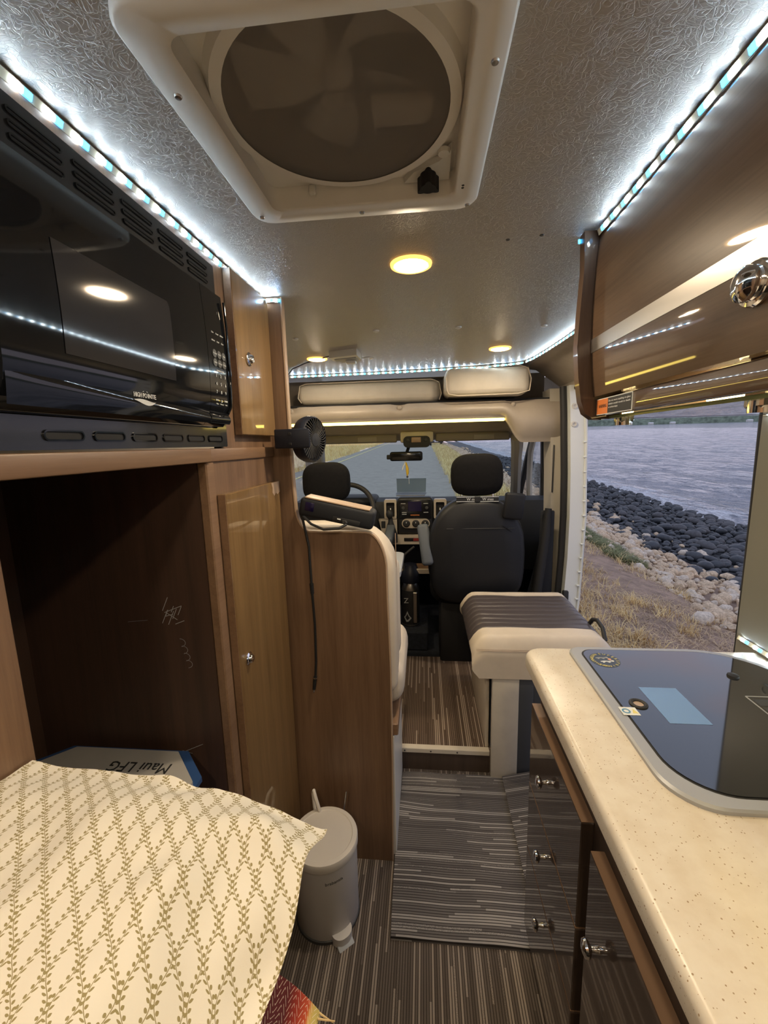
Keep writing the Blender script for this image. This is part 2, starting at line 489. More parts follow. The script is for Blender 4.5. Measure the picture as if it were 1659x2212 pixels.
def _chevron():
    m, nt, p = newmat('red_chevron_weave')
    t = nt.nodes.new('ShaderNodeUVMap'); t.uv_map = 'UVMap'
    s = nt.nodes.new('ShaderNodeSeparateXYZ'); nt.links.new(t.outputs[0], s.inputs[0])
    U, V = X(nt, s.outputs[0]), X(nt, s.outputs[1])
    z = (V + (U.wrap(.020).abs()*2.4)).mod(.0100)
    line = z.lt(.0013)
    stitch = ((U*900).sin()).gt(-.5)
    col = ramp(nt, (U*7.5).s, [(0, (.07, .012, .016)), (.66, (.10, .014, .016)), (.78, (.30, .028, .016)), (.92, (.42, .06, .02)), (.96, (.55, .34, .10)), (1, (.50, .40, .12))])
    mx = nt.nodes.new('ShaderNodeMix'); mx.data_type = 'RGBA'; nt.links.new((line*stitch).s, mx.inputs[0])
    nt.links.new(col, mx.inputs[6]); mx.inputs[7].default_value = (.72, .62, .50, 1)
    nt.links.new(mx.outputs[2], p.inputs['Base Color']); p.inputs['Roughness'].default_value = .95
    bump(nt, p, noise(nt, coords(nt), 700, 2), .3, .001)
    return m
MT['chevron'] = _chevron()
# ---------------------------------------------------------------- the van's shell
ZC, ZF, ZU = .44, -1.50, -1.39          # ceiling, rear floor, raised front floor
def struct(name, b, m, label, cat, smooth=35, parent=None):
    return obj(name, b, m, parent, smooth, label, cat, kind='structure')

struct('floor', B().box((-1.0, -.9, ZF-.05), (.88, 1.735, ZF)), MT['carpet'], 'brown striped carpet on the lower rear floor', 'floor')
struct('floor_front', B().box((-.98, 1.745, ZF-.05), (.86, 2.57, ZU)), MT['carpet_up'], 'reddish brown striped carpet on the raised floor', 'floor')
struct('floor_cab', B().box((-.98, 2.57, ZF-.05), (.95, 4.2, -1.44)), MT['cabcarpet'], 'dark navy carpet of the driving cab', 'floor')
struct('trim_1', B().box((-.125, 1.729, ZF), (.285, 1.745, ZU-.018)), MT['brown'], 'dark brown riser board under the floor step', 'trim')
_t2 = struct('trim_2', B().rbox((-.125, 1.722, ZU-.020), (.285, 1.752, ZU+.003), .002, 1), MT['cream2'], 'cream nosing strip along the step edge', 'trim')
for x in (-.10, .02, .14):
    obj('screw', B().lathe([(.004, 0), (.003, .002)], (x, 1.7215, ZU-.009), (0, -1, 0), 10), MT['darkgrey'], _t2)

cb = B()
for (x0, x1, y0, y1) in ((-1.0, -.285, -.9, 2.66), (.07, .635, -.9, 2.66), (-.285, .07, -.9, .478), (-.285, .07, .835, 2.66)):
    cb.box((x0, y0, ZC), (x1, y1, ZC+.03))
ceil = struct('ceiling', cb, MT['ceiling'], 'crinkled grey vinyl ceiling of the van', 'ceiling')
for (x, y) in ((-.526, 1.782), (-.182, 1.718), (.138, 1.726), (.471, 1.769)):
    obj('screw_cap', B().lathe([(.013, 0), (.012, .004), (.006, .007), (0, .0075)], (x, y, ZC), (0, 0, -1), 16), MT['white'], ceil)
for (x, y) in ((.19, 1.03), (.26, 1.02)):
    obj('screw_hole', B().lathe([(.005, 0), (.004, .0015)], (x, y, ZC), (0, 0, -1), 10), MT['darkgrey'], ceil)

# left side wall with the driver's window
wl = B().box((-1.02, -.9, ZF), (-1.0, 2.8, ZC+.03)).box((-1.02, 2.8, ZF), (-1.0, 4.2, -.72)).box((-1.02, 2.8, -.02), (-1.0, 4.2, ZC)).box((-1.02, 3.55, -.72), (-1.0, 4.2, -.02))
struct('wall_left', wl, MT['liner'], 'beige lined wall on the driver side', 'wall')
struct('window_1', B().box((-1.016, 2.8, -.72), (-1.01, 3.55, -.02)), MT['clear'], "driver's side window pane", 'window')
# right wall behind the doorway, with its rubber edge
wr = struct('wall_right', B().box((.855, -.9, ZF), (.90, 1.165, ZC+.03)), MT['greywall'], 'grey beige wall panel behind the worktop', 'wall')
obj('door_edge_trim', B().tube([(.858 + .012*math.sin(math.pi*(z+1.5)/1.9), 1.172, z) for z in [-1.48 + .1*i for i in range(20)]], .011, 8), MT['rubber'], wr)
for (y, z) in ((1.05, -.46), (.75, -.46)):
    obj('screw_cover', B().lathe([(.016, 0), (.015, .003), (.009, .004), (.008, .002), (0, .002)], (.855, y, z), (-1, 0, 0), 18), MT['greywall'], wr)
# sloping panel between ceiling and doorway, lintel seal
sl = B().prism([(.632, ZC), (.70, .43), (.80, .36), (.845, .325), (.845, .30), (.90, .30), (.90, ZC+.03), (.632, ZC+.03)], 'y', 1.0, 2.78)
wu = struct('wall_right_upper', sl, MT['liner'], 'beige lined panel curving from ceiling to doorway', 'wall')
obj('door_seal', B().tube([(.852, 1.1, .292), (.852, 2.2, .292), (.853, 2.52, .285), (.858, 2.56, .25)], .014, 8), MT['rubber'], wu)
struct('wall_back', B().box((-1.0, -.95, ZF), (.88, -.9, ZC+.03)), MT['liner'], 'beige lined rear wall of the van', 'wall')
struct('wall_roof', B().box((-1.02, -.95, .62), (.95, 4.2, .66)), MT['paint'], 'painted outer roof of the van', 'roof')
struct('wall_roof_edge', B().box((-1.02, -.95, ZC+.03), (-.99, 4.2, .62)).box((.86, -.95, ZC+.03), (.90, 4.2, .62)).box((-1.02, -.99, ZF), (.9, -.95, .62)), MT['paint'], 'outer roof side of the van', 'roof')

# B pillar: beige post, black rubber seal, white painted door jamb with bolts
def curved_post(pts, w0, w1, y0, y1):
    """post following pts (x,z), from x+w0 to x+w1, between two depths"""
    b = B(); n = len(pts); v = []; f = []
    for (x, z) in pts: v += [(x+w0, y0, z), (x+w1, y0, z), (x+w1, y1, z), (x+w0, y1, z)]
    for i in range(n-1):
        a = i*4
        for k in range(4): f.append((a+k, a+(k+1) % 4, a+4+(k+1) % 4, a+4+k))
    f += [(3, 2, 1, 0), tuple((n-1)*4+k for k in range(4))]
    return b.add(v, f)
PST = [(.795, .30), (.805, .15), (.812, 0), (.822, -.2), (.828, -.45), (.826, -.7), (.815, -.95), (.80, -1.2), (.79, -1.44)]
bp = struct('trim_3', curved_post(PST, -.045, .045, 2.645, 2.80), MT['plasticbeige'], 'beige plastic pillar post beside the doorway', 'pillar')
obj('belt_slot', B().rbox((.782, 2.638, -.32), (.791, 2.648, -.03), .004, 2), MT['darkgrey'], bp)
struct('trim_4', B().tube([(x+.004, 2.560, z) for x, z in PST], .019, 10), MT['rubber'], 'black rubber seal along the front edge of the doorway', 'seal')
jb = struct('trim_5', curved_post(PST, .022, .103, 2.50, 2.62), MT['paint'], 'white painted door jamb with bolts beside the doorway', 'door jamb')
obj('pinch_weld', B().tube([(.898, 2.495, .30)] + [(x+.103+.004*(i % 2), 2.495, z) for i, (x, z) in enumerate(PST[1:])], .008, 6), MT['paint'], jb)
for z in [-.02 - .085*i for i in range(15)]:
    x = .812 + .016*math.sin(min(1, max(0, -z/.9))*math.pi)
    obj('weld_clip', B().rbox((x+.090, 2.486, z), (x+.107, 2.50, z+.008), .002, 1), MT['paint'], jb)
for z in (.185, .085):
    obj('bolt', B().lathe([(.017, 0), (.016, .006), (.009, .007), (.008, .002), (0, .002)], (.850, 2.50, z), (0, -1, 0), 16), MT['white'], jb)
obj('door_latch', B().rbox((.828, 2.48, -.99), (.86, 2.51, -.90), .006, 2), MT['rubber'], jb)

# passenger door of the cab: window frame, quarter light, dark door panel
pd = thing('cab_door', 'passenger cab door with dark panel, black window frame and quarter light', 'car door', (.93, 3.3, -1.44))
obj('door_panel', B().rbox((.90, 2.76, -1.44), (.95, 4.1, -.74), .02, 2), MT['dash'], pd)
obj('door_cap', B().rbox((.885, 2.78, -.78), (.93, 4.0, -.72), .015, 2), MT['black'], pd)
obj('quarter_pillar', B().tube([(.915, 3.36, .10), (.918, 3.33, -.2), (.918, 3.30, -.5), (.915, 3.28, -.74)], .022, 8), MT['black'], pd)
obj('window_frame', B().tube([(.905, 2.80, .06), (.905, 3.2, .08), (.905, 3.60, .05), (.905, 3.78, -.15), (.91, 4.02, -.45), (.915, 4.2, -.72)], .026, 8), MT['black'], pd)
obj('frame_liner', B().tube([(.885, 3.48, .06), (.89, 3.62, -.1), (.895, 3.66, -.35), (.895, 3.60, -.60), (.90, 3.50, -.76)], .024, 8), MT['plasticbeige'], pd)
obj('window_pane', B().box((.926, 2.78, -.74), (.93, 4.1, .07)), MT['clear'], pd)
mr_ = thing('side_mirror', 'black side mirror seen through the passenger window', 'mirror', (1.12, 3.85, -.75))
obj('mirror_housing', B().rbox((1.04, 3.80, -.75), (1.22, 3.90, -.32), .03, 3), MT['black'], mr_)
obj('mirror_glass', B().rbox((1.055, 3.795, -.70), (1.205, 3.80, -.48), .003, 1), MT['chrome'], mr_)
obj('mirror_arm', B().tube([(.95, 3.86, -.66), (1.06, 3.86, -.62)], .025, 8), MT['black'], mr_)

# windscreen, pillars and headliner
WT, WBt = (3.10, -.005), (4.02, -.66)
struct('window_2', B().add([(-.80, WT[0], WT[1]), (.68, WT[0], WT[1]), (.86, WBt[0], WBt[1]), (-.96, WBt[0], WBt[1])], [(0, 1, 2, 3)]), MT['windscreen'], 'wide windscreen pane of the cab', 'window')
struct('trim_6', B().tube([(.655, 3.06, .03), (.67, 3.11, -.02), (.69, 3.22, -.10), (.76, 3.55, -.34), (.83, 3.9, -.58), (.86, 4.05, -.70)], [.045, .045, .042, .042, .05, .06], 8), MT['plasticbeige'], 'beige windscreen pillar on the passenger side', 'pillar')
struct('trim_7', B().tube([(-.80, 3.08, .03), (-.83, 3.20, -.08), (-.90, 3.6, -.36), (-.98, 4.05, -.70)], .05, 8), MT['plasticbeige'], 'beige windscreen pillar on the driver side', 'pillar')
hl = B()
for (x0, x1) in ((-1.0, .93),):
    P = [(2.67, .175), (2.80, .160), (2.95, .115), (3.06, .065), (3.12, .02), (3.14, .05), (3.0, .20), (2.67, .23)]
    hl.prism(P, 'x', x0, x1)
struct('ceiling_cab', hl, MT['liner'], 'beige headliner above the windscreen', 'ceiling')
struct('wall_cowl', B().box((-1.02, 4.03, ZF), (.97, 4.2, -.68)), MT['matteblack'], 'black scuttle below the windscreen', 'wall')
struct('wall_cab_side', B().box((.90, 2.62, .07), (.97, 4.1, .46)).box((.905, 2.62, -1.44), (.95, 2.78, .1)), MT['liner'], 'beige lining above the passenger door', 'wall')

# bulkhead shelf over the cab
bk = thing('overcab_shelf', 'padded beige overcab shelf valance with buttons and drooping right end', 'shelf', (0, 2.66, .0), kind='structure')
obj('shelf_board', B().box((-1.0, 2.655, .238), (.80, 3.1, .252)), MT['matteblack'], bk)
vp = B()
def _val(u, v):
    # u along x, v down the front
    x = -.86 + 1.69*u
    lo = .142
    if x > .47: 
        t = min(1, (x-.47)/.13); t = t*t*(3-2*t); lo = .142 - .152*t
    if x > .78: lo += .012*((x-.78)/.05)**2
    z = .243 + (lo - .243)*v
    y = 2.655 - .028*math.sin(math.pi*min(1, v*1.05)) - (.02 if x > .5 else .02*max(0, (x-.40)/.1))*math.sin(math.pi*v)
    for bx in (-.83, -.146, .539):
        y += .020*math.exp(-(((x-bx)/.035)**2 + ((z-.222)/.022)**2))
    y += .0025*mnoise.noise(Vector((x*9, z*14, 3)))
    return (x, y, z)
vp.grid(_val, 90, 16)
vp.grid(lambda u, v: (_val(u, 1)[0], 2.655 + .05*v, _val(u, 1)[2] + .01*v), 90, 2)
vp.grid(lambda u, v: (_val(1, u)[0]-.002*v, _val(1, u)[1] + .08*v, _val(1, u)[2]), 16, 2)
vp.grid(lambda u, v: (_val(u, 0)[0], 2.655 + .02*v, .243), 90, 1)
obj('valance', vp, MT['padbeige'], bk, 60)
for bx in (-.83, -.146, .539):
    obj('button', B().ball((bx, 2.642, .216), (.014, .010, .014), 14, 8), MT['padbeige'], bk)
obj('dark_gap', B().box((-1.0, 2.95, .252), (.80, 2.96, ZC)), MT['liner'], bk)

def cushion(name, lo, hi, r, mt, label, cat, wob=.006, seg=4, group=None):
    b = B().rbox(lo, hi, r, seg)
    bm = bmesh.new(); vs = [bm.verts.new(p) for p in b.v]
    for q in b.f: bm.faces.new([vs[i] for i in q])
    bmesh.ops.subdivide_edges(bm, edges=bm.edges[:], cuts=2, use_grid_fill=True)
    bm.verts.index_update(); c = B()
    c.add([v.co + Vector((mnoise.noise(v.co*9)*.4, mnoise.noise(v.co*9+Vector((5,5,5))), mnoise.noise(v.co*9+Vector((9,2,1)))))*wob for v in bm.verts], [[v.index for v in f.verts] for f in bm.faces])
    bm.free(); return c
c1 = thing('shelf_cushion', 'long low cream cushion lying on the overcab shelf', 'cushion', (-.34, 2.76, .252), 'cushions on the overcab shelf')
obj('cover', cushion('c', (-.80, 2.68, .256), (.112, 2.90, .388), .045, None, '', '', .004), MT['cream2'], c1, 60)
obj('piping', B().tube([(-.775, 2.682, .27), (-.795, 2.682, .30), (-.78, 2.682, .375), (-.74, 2.684, .388), (.05, 2.684, .388), (.098, 2.682, .37), (.112, 2.682, .30), (.10, 2.682, .262)], .0035, 6), MT['cream'], c1)
c2 = thing('shelf_cushion', 'thick short cream cushion jutting out at the right of the overcab shelf', 'cushion', (.37, 2.66, .252), 'cushions on the overcab shelf')
obj('cover', cushion('c', (.125, 2.535, .268), (.615, 2.86, .428), .045, None, '', '', .006), MT['cream2'], c2, 60)
obj('piping', B().tube([(.14, 2.55, .30), (.135, 2.55, .37), (.155, 2.552, .415), (.2, 2.553, .43), (.55, 2.553, .428), (.60, 2.55, .41), (.618, 2.55, .35), (.61, 2.55, .285), (.55, 2.548, .270), (.2, 2.548, .268), (.15, 2.55, .28), (.14, 2.55, .30)], .0035, 6), MT['cream'], c2)
# ---------------------------------------------------------------- roof vent fan
HX, HY = -.1075, .6565
rv = thing('roof_vent', 'white roof vent with round smoky fan screen and black crank knob', 'roof vent', (HX, HY, ZC-.015))
o_ = rrect(-.3145, .0995, .449, .866, .034, 6); i_ = rrect(-.272, .057, .492, .822, .018, 6)
o2 = rrect(-.3105, .0955, .453, .862, .031, 6); i2 = rrect(-.268, .061, .488, .826, .020, 6)
b = B(); n_ = len(o_)
def lp(P, z): return [(p[0], p[1], z) for p in P]
rings = [lp(o_, ZC), lp(o_, ZC-.010), lp(o2, ZC-.014), lp(i2, ZC-.014), lp(i_, ZC-.010), lp(i_, ZC+.028)]
b.add(sum(rings, []), [(r*n_+k, r*n_+(k+1) % n_, (r+1)*n_+(k+1) % n_, (r+1)*n_+k) for r in range(5) for k in range(n_)])
obj('garnish_frame', b, MT['offwhite'], rv, 50)
CXc, CYc, RS = -.1115, .645, .1515
# plate with the round opening
def sqpt(a, h):
    c, s_ = math.cos(a), math.sin(a); k = h/max(abs(c), abs(s_)); return (c*k, s_*k)
N = 72
v = []; f = []
for r in range(4):
    for k in range(N):
        a = 2*math.pi*k/N
        if r == 0: q = sqpt(a, .166); v.append((HX+q[0], .657+q[1], ZC+.024))
        elif r == 1: v.append((CXc+.172*math.cos(a), CYc+.172*math.sin(a) , ZC+.022))
        elif r == 2: v.append((CXc+.166*math.cos(a), CYc+.166*math.sin(a), ZC+.010))
        else: v.append((CXc+RS*math.cos(a), CYc+RS*math.sin(a), ZC+.009))
for r in range(3):
    for k in range(N): f.append((r*N+k, r*N+(k+1) % N, (r+1)*N+(k+1) % N, (r+1)*N+k))
b = B().add(v, f)
obj('screen_ring', b, MT['offwhite'], rv, 50)
obj('fan_screen', B().add([(CXc+(RS+.003)*math.cos(2*math.pi*k/N), CYc+(RS+.003)*math.sin(2*math.pi*k/N), ZC+.0105) for k in range(N)], [tuple(range(N))]), MT['mesh'], rv, 0)
obj('fan_well', B().lathe([(.166, .03), (.166, .10), (.155, .13), (.08, .15), (0, .155)], (CXc, CYc, ZC), (0, 0, 1), 40, False), MT['dome'], rv, 50)
obj('fan_motor', B().lathe([(.018, .05), (.022, .055), (.022, .09), (.012, .12)], (CXc, CYc, ZC), (0, 0, 1), 20), MT['white'], rv)
for k in range(5):
    a = 2*math.pi*k/5 + .3
    def bl(u, v, a=a):
        r = .02 + .12*u; t = a + (v-.5)*(.85 - .25*u) + .35*u
        return (CXc + r*math.cos(t), CYc + r*math.sin(t), ZC + .065 + .022*(v-.5))
    obj('fan_blade', B().grid(bl, 6, 5), MT['white'], rv, 60)
obj('motor_strut', B().rbox((CXc-.16, CYc-.008, ZC+.10), (CXc+.16, CYc+.008, ZC+.112), .003, 1).rbox((CXc+.04, CYc+.03, ZC+.035), (CXc+.13, CYc+.075, ZC+.05), .003, 1), MT['offwhite'], rv)
# knob with three lobes
kp = []
for k in range(48):
    a = 2*math.pi*k/48; kp.append((.0135 + .0075*max(0, math.cos(3*(a - math.pi/2 + math.pi)))**2, a))
kx, ky = .012, .800
def knob(z0, z1, s): return [(kx + s*r*math.cos(a), ky + s*r*math.sin(a)) for r, a in kp]
b = B().prism(knob(0, 0, 1.0), 'z', ZC-.010, ZC+.012)
obj('crank_knob', b, MT['matteblack'], rv, 30)
obj('gear_plate', B().prism([(.048, .818), (-.03, .818), (-.012, .790), (.030, .768), (.048, .740)], 'z', ZC+.012, ZC+.022), MT['white'], rv)
obj('gear_button', B().lathe([(.010, 0), (.009, .006), (0, .007)], (.036, .745, ZC+.014), (0, 0, -1), 16), MT['white'], rv)
obj('screen_clip', B().rbox((-.20, .808, ZC+.004), (-.188, .818, ZC+.018), .002, 1), MT['white'], rv)
for (x, y) in ((-.295, .56), (-.298, .838), (.083, .85), (.085, .56), (-.11, .848)):
    obj('frame_screw', B().lathe([(.005, 0), (.004, .002), (0, .0025)], (x, y, ZC-.014), (0, 0, -1), 12), MT['steel'], rv)
for y in (.790, .797):
    obj('small_hole', B().lathe([(.0025, 0), (.002, .0006)], (.070, y, ZC-.014), (0, 0, -1), 10), MT['ink'], rv)

# ---------------------------------------------------------------- ceiling lamps
def downlight(x, y, label):
    t = thing('ceiling_lamp', label, 'lamp', (x, y, ZC-.012), 'round warm ceiling lamps')
    obj('bezel', B().lathe([(.052, 0), (.051, .005), (.046, .007), (.041, .005)], (x, y, ZC), (0, 0, -1), 32, False), MT['lampglow'], t, 50)
    obj('lens', B().lathe([(.041, .005), (.034, .0075), (.018, .009), (0, .0095)], (x, y, ZC), (0, 0, -1), 32, False), MT['lamp'], t, 60)
downlight(-.027, 1.123, 'round warm ceiling lamp just ahead of the roof vent')
downlight(-.54, 2.196, 'round warm ceiling lamp left of the small white sensor box')
downlight(.369, 2.142, 'round warm ceiling lamp above the thick shelf cushion')
downlight(-.22, -.35, 'round warm ceiling lamp over the bed at the rear')
downlight(.16, -.10, 'round warm ceiling lamp over the rear end of the worktop')

sn = thing('ceiling_sensor', 'small white sensor box with grey face on the ceiling', 'sensor', (-.38, 2.10, .40))
obj('box_body', B().prism([(-.445, 2.045), (-.305, 2.00), (-.300, 2.12), (-.345, 2.16), (-.40, 2.16), (-.44, 2.12)], 'z', ZC-.030, ZC), MT['white'], sn)
obj('grey_face', B().prism([(-.425, 2.075), (-.315, 2.045), (-.31, 2.11), (-.35, 2.145), (-.40, 2.145), (-.425, 2.11)], 'z', ZC-.0335, ZC-.030), MT['greyink'], sn)
obj('switch', B().rbox((-.375, 2.09, ZC-.048), (-.325, 2.13, ZC-.033), .006, 2), MT['white'], sn)
tag(obj('ceiling_cable', B().tube([(-.42, 2.10, .437), (-.50, 2.16, .436), (-.62, 2.27, .436), (-.74, 2.42, .436), (-.82, 2.58, .43)], .003, 6), MT['black']), 'thin dark cable along the ceiling from sensor to led strip', 'cable')
tag(obj('curled_wire', B().tube([(-.33, 2.13, .425), (-.30, 2.17, .43), (-.265, 2.16, .43), (-.25, 2.20, .432), (-.27, 2.23, .434)], .004, 6), MT['white']), 'short curled white wire beside the ceiling sensor', 'cable')

# ---------------------------------------------------------------- led strips
def quad_mesh(name, w, h, m):
    me = bpy.data.meshes.new(name)
    b = B().box((-w/2, -h/2, 0), (w/2, h/2, .0016))
    me.from_pydata(b.v, [], b.f); me.materials.append(m); return me
LED_ME = quad_mesh('led', .0085, .0075, MT['led']); LEDB_ME = quad_mesh('blue_led', .011, .0075, MT['ledblue'])
def led_strip(path, normal, label, pitch=.044, tape=True, extra_normals=None):
    P = [Vector(p) for p in path]
    t = thing('led_strip', label, 'light strip', P[0], 'led strips')
    nrm = Vector(normal).normalized()
    # tape as a ribbon
    tb = B(); hw = .0055
    for a, c in zip(P[:-1], P[1:]):
        d = (c-a).normalized(); s_ = nrm.cross(d).normalized()*hw
        q = nrm*.0012
        tb.add([a-s_, a+s_, c+s_, c-s_, a-s_+q, a+s_+q, c+s_+q, c-s_+q], [(0,1,2,3),(7,6,5,4),(0,4,5,1),(1,5,6,2),(2,6,7,3),(3,7,4,0)])
    obj('tape', tb, MT['ledtape'], t, 0)
    seg = [(c-a).length for a, c in zip(P[:-1], P[1:])]; L = sum(seg); s = pitch*.4
    while s < L:
        for off, me, nm in ((0, LED_ME, 'led'), (pitch*.33, LEDB_ME, 'blue_led')):
            d = s + off; k = 0
            while k < len(seg)-1 and d > seg[k]: d -= seg[k]; k += 1
            if d > seg[k]: continue
            u = (P[k+1]-P[k]).normalized(); p = P[k] + u*d
            w = nrm.cross(u).normalized(); n2 = u.cross(w)
            o = inst(nm, me, p + nrm*.0012, t)
            o.rotation_euler = Matrix((u, w, n2)).transposed().to_euler()
        s += pitch
    return t
led_strip([(-.474, y, .428) for y in [-.2 + .1*i for i in range(15)]] + [(-.470, 1.272, .428)], (.86, 0, -.30), 'white led strip along the ceiling above the microwave')
led_strip([(-.462, 1.284, .428), (-.44, 1.284, .428), (-.424, 1.284, .426)], (0, -1, .1), 'short led strip end wrapped over the partition top', .022)
led_strip([(.372, y, .428) for y in [-.2 + .1*i for i in range(12)]] + [(.371, 1.00, .428)], (-.86, 0, -.30), 'white led strip along the ceiling above the overhead cabinet')
led_strip([(.36, 1.034, .426), (.34, 1.032, .426)], (0, -1, .1), 'short led strip end around the overhead cabinet corner', .018)
fr = [(-.83, 2.645, .428), (-.6, 2.645, .428), (-.3, 2.642, .428), (0, 2.62, .428), (.3, 2.575, .428), (.48, 2.535, .428), (.56, 2.49, .428)]
led_strip(fr, (0, -1, .15), 'white led strip along the ceiling above the shelf cushions')
sd = [(.565, 2.47, .428), (.585, 2.38, .428), (.60, 2.2, .428), (.61, 2.0, .428), (.615, 1.8, .428), (.62, 1.5, .428), (.622, 1.1, .428)]
led_strip(sd, (-1, 0, .15), 'white led strip along the ceiling above the doorway')
led_strip([(.852, 1.155, -.545), (.852, 1.0, -.545), (.852, .7, -.545)], (-.9, 0, .35), 'white led strip where the worktop meets the right wall')
led_strip([(.852, 1.16, .052), (.852, 1.0, .052), (.852, .7, .052)], (-.9, 0, -.25), 'white led strip on the right wall below the glass shelf')
ys = thing('led_bar', 'long yellow light bar under the padded overcab valance', 'light strip', (-.1, 2.66, .12), 'led strips')
obj('diffuser', B().rbox((-.84, 2.640, .122), (.492, 2.664, .138), .005, 2), MT['ledyellow'], ys, 60)
obj('channel', B().rbox((-.86, 2.640, .138), (.50, 2.668, .146), .003, 1), MT['steel'], ys)

# ---------------------------------------------------------------- left cabinets
FX = -.475
lc = thing('storage_cabinet', 'walnut cabinet wall with dark niche and two glossy doors on the left', 'cabinet', (-.7, .6, ZF))
def part(nm, lo, hi, m, par, r=.0, seg=1):
    return obj(nm, B().rbox(lo, hi, r, seg) if r else B().box(lo, hi), m, par)
part('top_fascia', (FX-.018, -.6, .392), (FX, 1.288, ZC-.002), MT['walnut'], lc)
part('side_fascia', (FX-.018, .955, .0), (FX, 1.288, .392), MT['walnut'], lc)
part('rear_fascia', (FX-.018, -.6, .0), (FX, .40, .392), MT['walnut'], lc)
part('rail', (FX-.02, -.6, -.030), (FX+.012, .885, .0), MT['walnut_h'], lc, .004, 2)
part('rail', (FX-.02, .885, -.030), (FX+.006, 1.288, .0), MT['walnut_h'], lc, .003, 2)
part('stile', (FX-.018, .870, ZF), (FX+.004, .905, -.030), MT['walnut_h'], lc, .003, 1)
part('tall_frame', (FX-.018, .905, ZF), (FX, 1.288, -.030), MT['walnut'], lc)
part('post', (FX-.018, .33, ZF), (FX+.002, .412, -.030), MT['walnut'], lc, .003, 1)
part('post_edge', (FX+.0015, .352, ZF), (FX+.004, .358, -.030), MT['band'], lc)
part('rear_panel', (FX-.018, -.6, ZF), (FX, .33, -.030), MT['walnut'], lc)
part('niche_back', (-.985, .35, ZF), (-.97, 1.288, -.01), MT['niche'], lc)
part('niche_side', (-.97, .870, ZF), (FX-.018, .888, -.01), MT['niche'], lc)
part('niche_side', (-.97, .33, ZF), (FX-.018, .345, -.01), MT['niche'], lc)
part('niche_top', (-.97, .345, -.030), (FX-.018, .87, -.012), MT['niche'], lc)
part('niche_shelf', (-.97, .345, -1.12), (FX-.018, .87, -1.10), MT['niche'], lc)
# scratches on the niche's dark side board
random.seed(4)
sb = B()
def scratch(p, q, w=.0007):
    p, q = Vector(p), Vector(q); d = (q-p).normalized(); s_ = Vector((0, 1, 0)).cross(d)*w
    sb.add([p-s_, p+s_, q+s_, q-s_], [(0, 1, 2, 3)])
YS = .8692
for i in range(11):
    x = -.615 + random.random()*.055; z = -.37 - random.random()*.05
    a = random.choice((.35, .45, 1.2, -.7)); L = .02 + random.random()*.03
    scratch((x, YS, z), (x + L*math.cos(a), YS, z + L*math.sin(a)*.8))
for i in range(4):
    for k in range(6):
        a0 = 1.6 - k*.5; a1 = a0 - .5; cx_, cz_ = -.575 + i*.004, -.45 - i*.018
        scratch((cx_ + .013*math.cos(a0), YS, cz_ + .010*math.sin(a0)), (cx_ + .013*math.cos(a1), YS, cz_ + .010*math.sin(a1)), .0005)
scratch((-.60, YS, -.74), (-.545, YS, -.715)); scratch((-.60, YS, -.735), (-.575, YS, -.742)); scratch((-.70, YS, -.40), (-.65, YS, -.395), .0004)
obj('scratches', sb, MT['greyink'], lc, 0)

def round_knob(par, p, ax, r=.015, nm='knob', m='chrome'):
    obj(nm, B().lathe([(r*1.05, 0), (r*1.12, .003), (r*.95, .0055), (r*.62, .0065), (r*.55, .012), (r*.80, .015), (r*.95, .020), (r*.85, .025), (r*.45, .0275), (0, .028)], p, ax, 24), MT[m], par, 40)
def door_slab(nm, lo, hi, m, par):
    """door with edge banding round a glossy face"""
    d = obj(nm, B().rbox(lo, hi, .002, 1), MT[m], par)
    return d
d1 = door_slab('upper_door', (FX, 1.035, .032), (FX+.020, 1.275, .425), 'walnut_gloss', lc)
obj('edge', B().box((FX+.001, 1.0335, .033), (FX+.019, 1.035, .424)), MT['walnut_h'], d1)
obj('push_knob', B().lathe([(.017, 0), (.0175, .003), (.015, .005), (.012, .006), (.011, .010), (.009, .013), (0, .0145)], (FX+.020, 1.105, .228), (1, 0, 0), 24), MT['chrome'], d1, 40)
obj('bumper', B().lathe([(.006, 0), (.005, .004), (0, .005)], (FX+.020, 1.255, .415), (1, 0, 0), 12), MT['white'], d1)
d2 = door_slab('tall_door', (FX, .915, -1.44), (FX+.020, 1.275, -.106), 'walnut_gloss', lc)
obj('edge', B().box((FX+.001, .9135, -1.439), (FX+.019, .915, -.107)), MT['walnut_h'], d2)
obj('push_knob', B().lathe([(.017, 0), (.0175, .003), (.015, .005), (.012, .006), (.011, .010), (.009, .013), (0, .0145)], (FX+.020, .962, -.537), (1, 0, 0), 24), MT['chrome'], d2, 40)
# worn patch at the top corner of the tall door
wp = B(); ed = [(1.275, -.107), (1.275, -.140), (1.255, -.146), (1.240, -.140), (1.226, -.148), (1.212, -.136), (1.215, -.122), (1.206, -.107)]
obj('worn_patch', wp.add([(FX+.0204, y, z) for y, z in ed], [tuple(range(len(ed)))]), MT['band'], d2, 0)

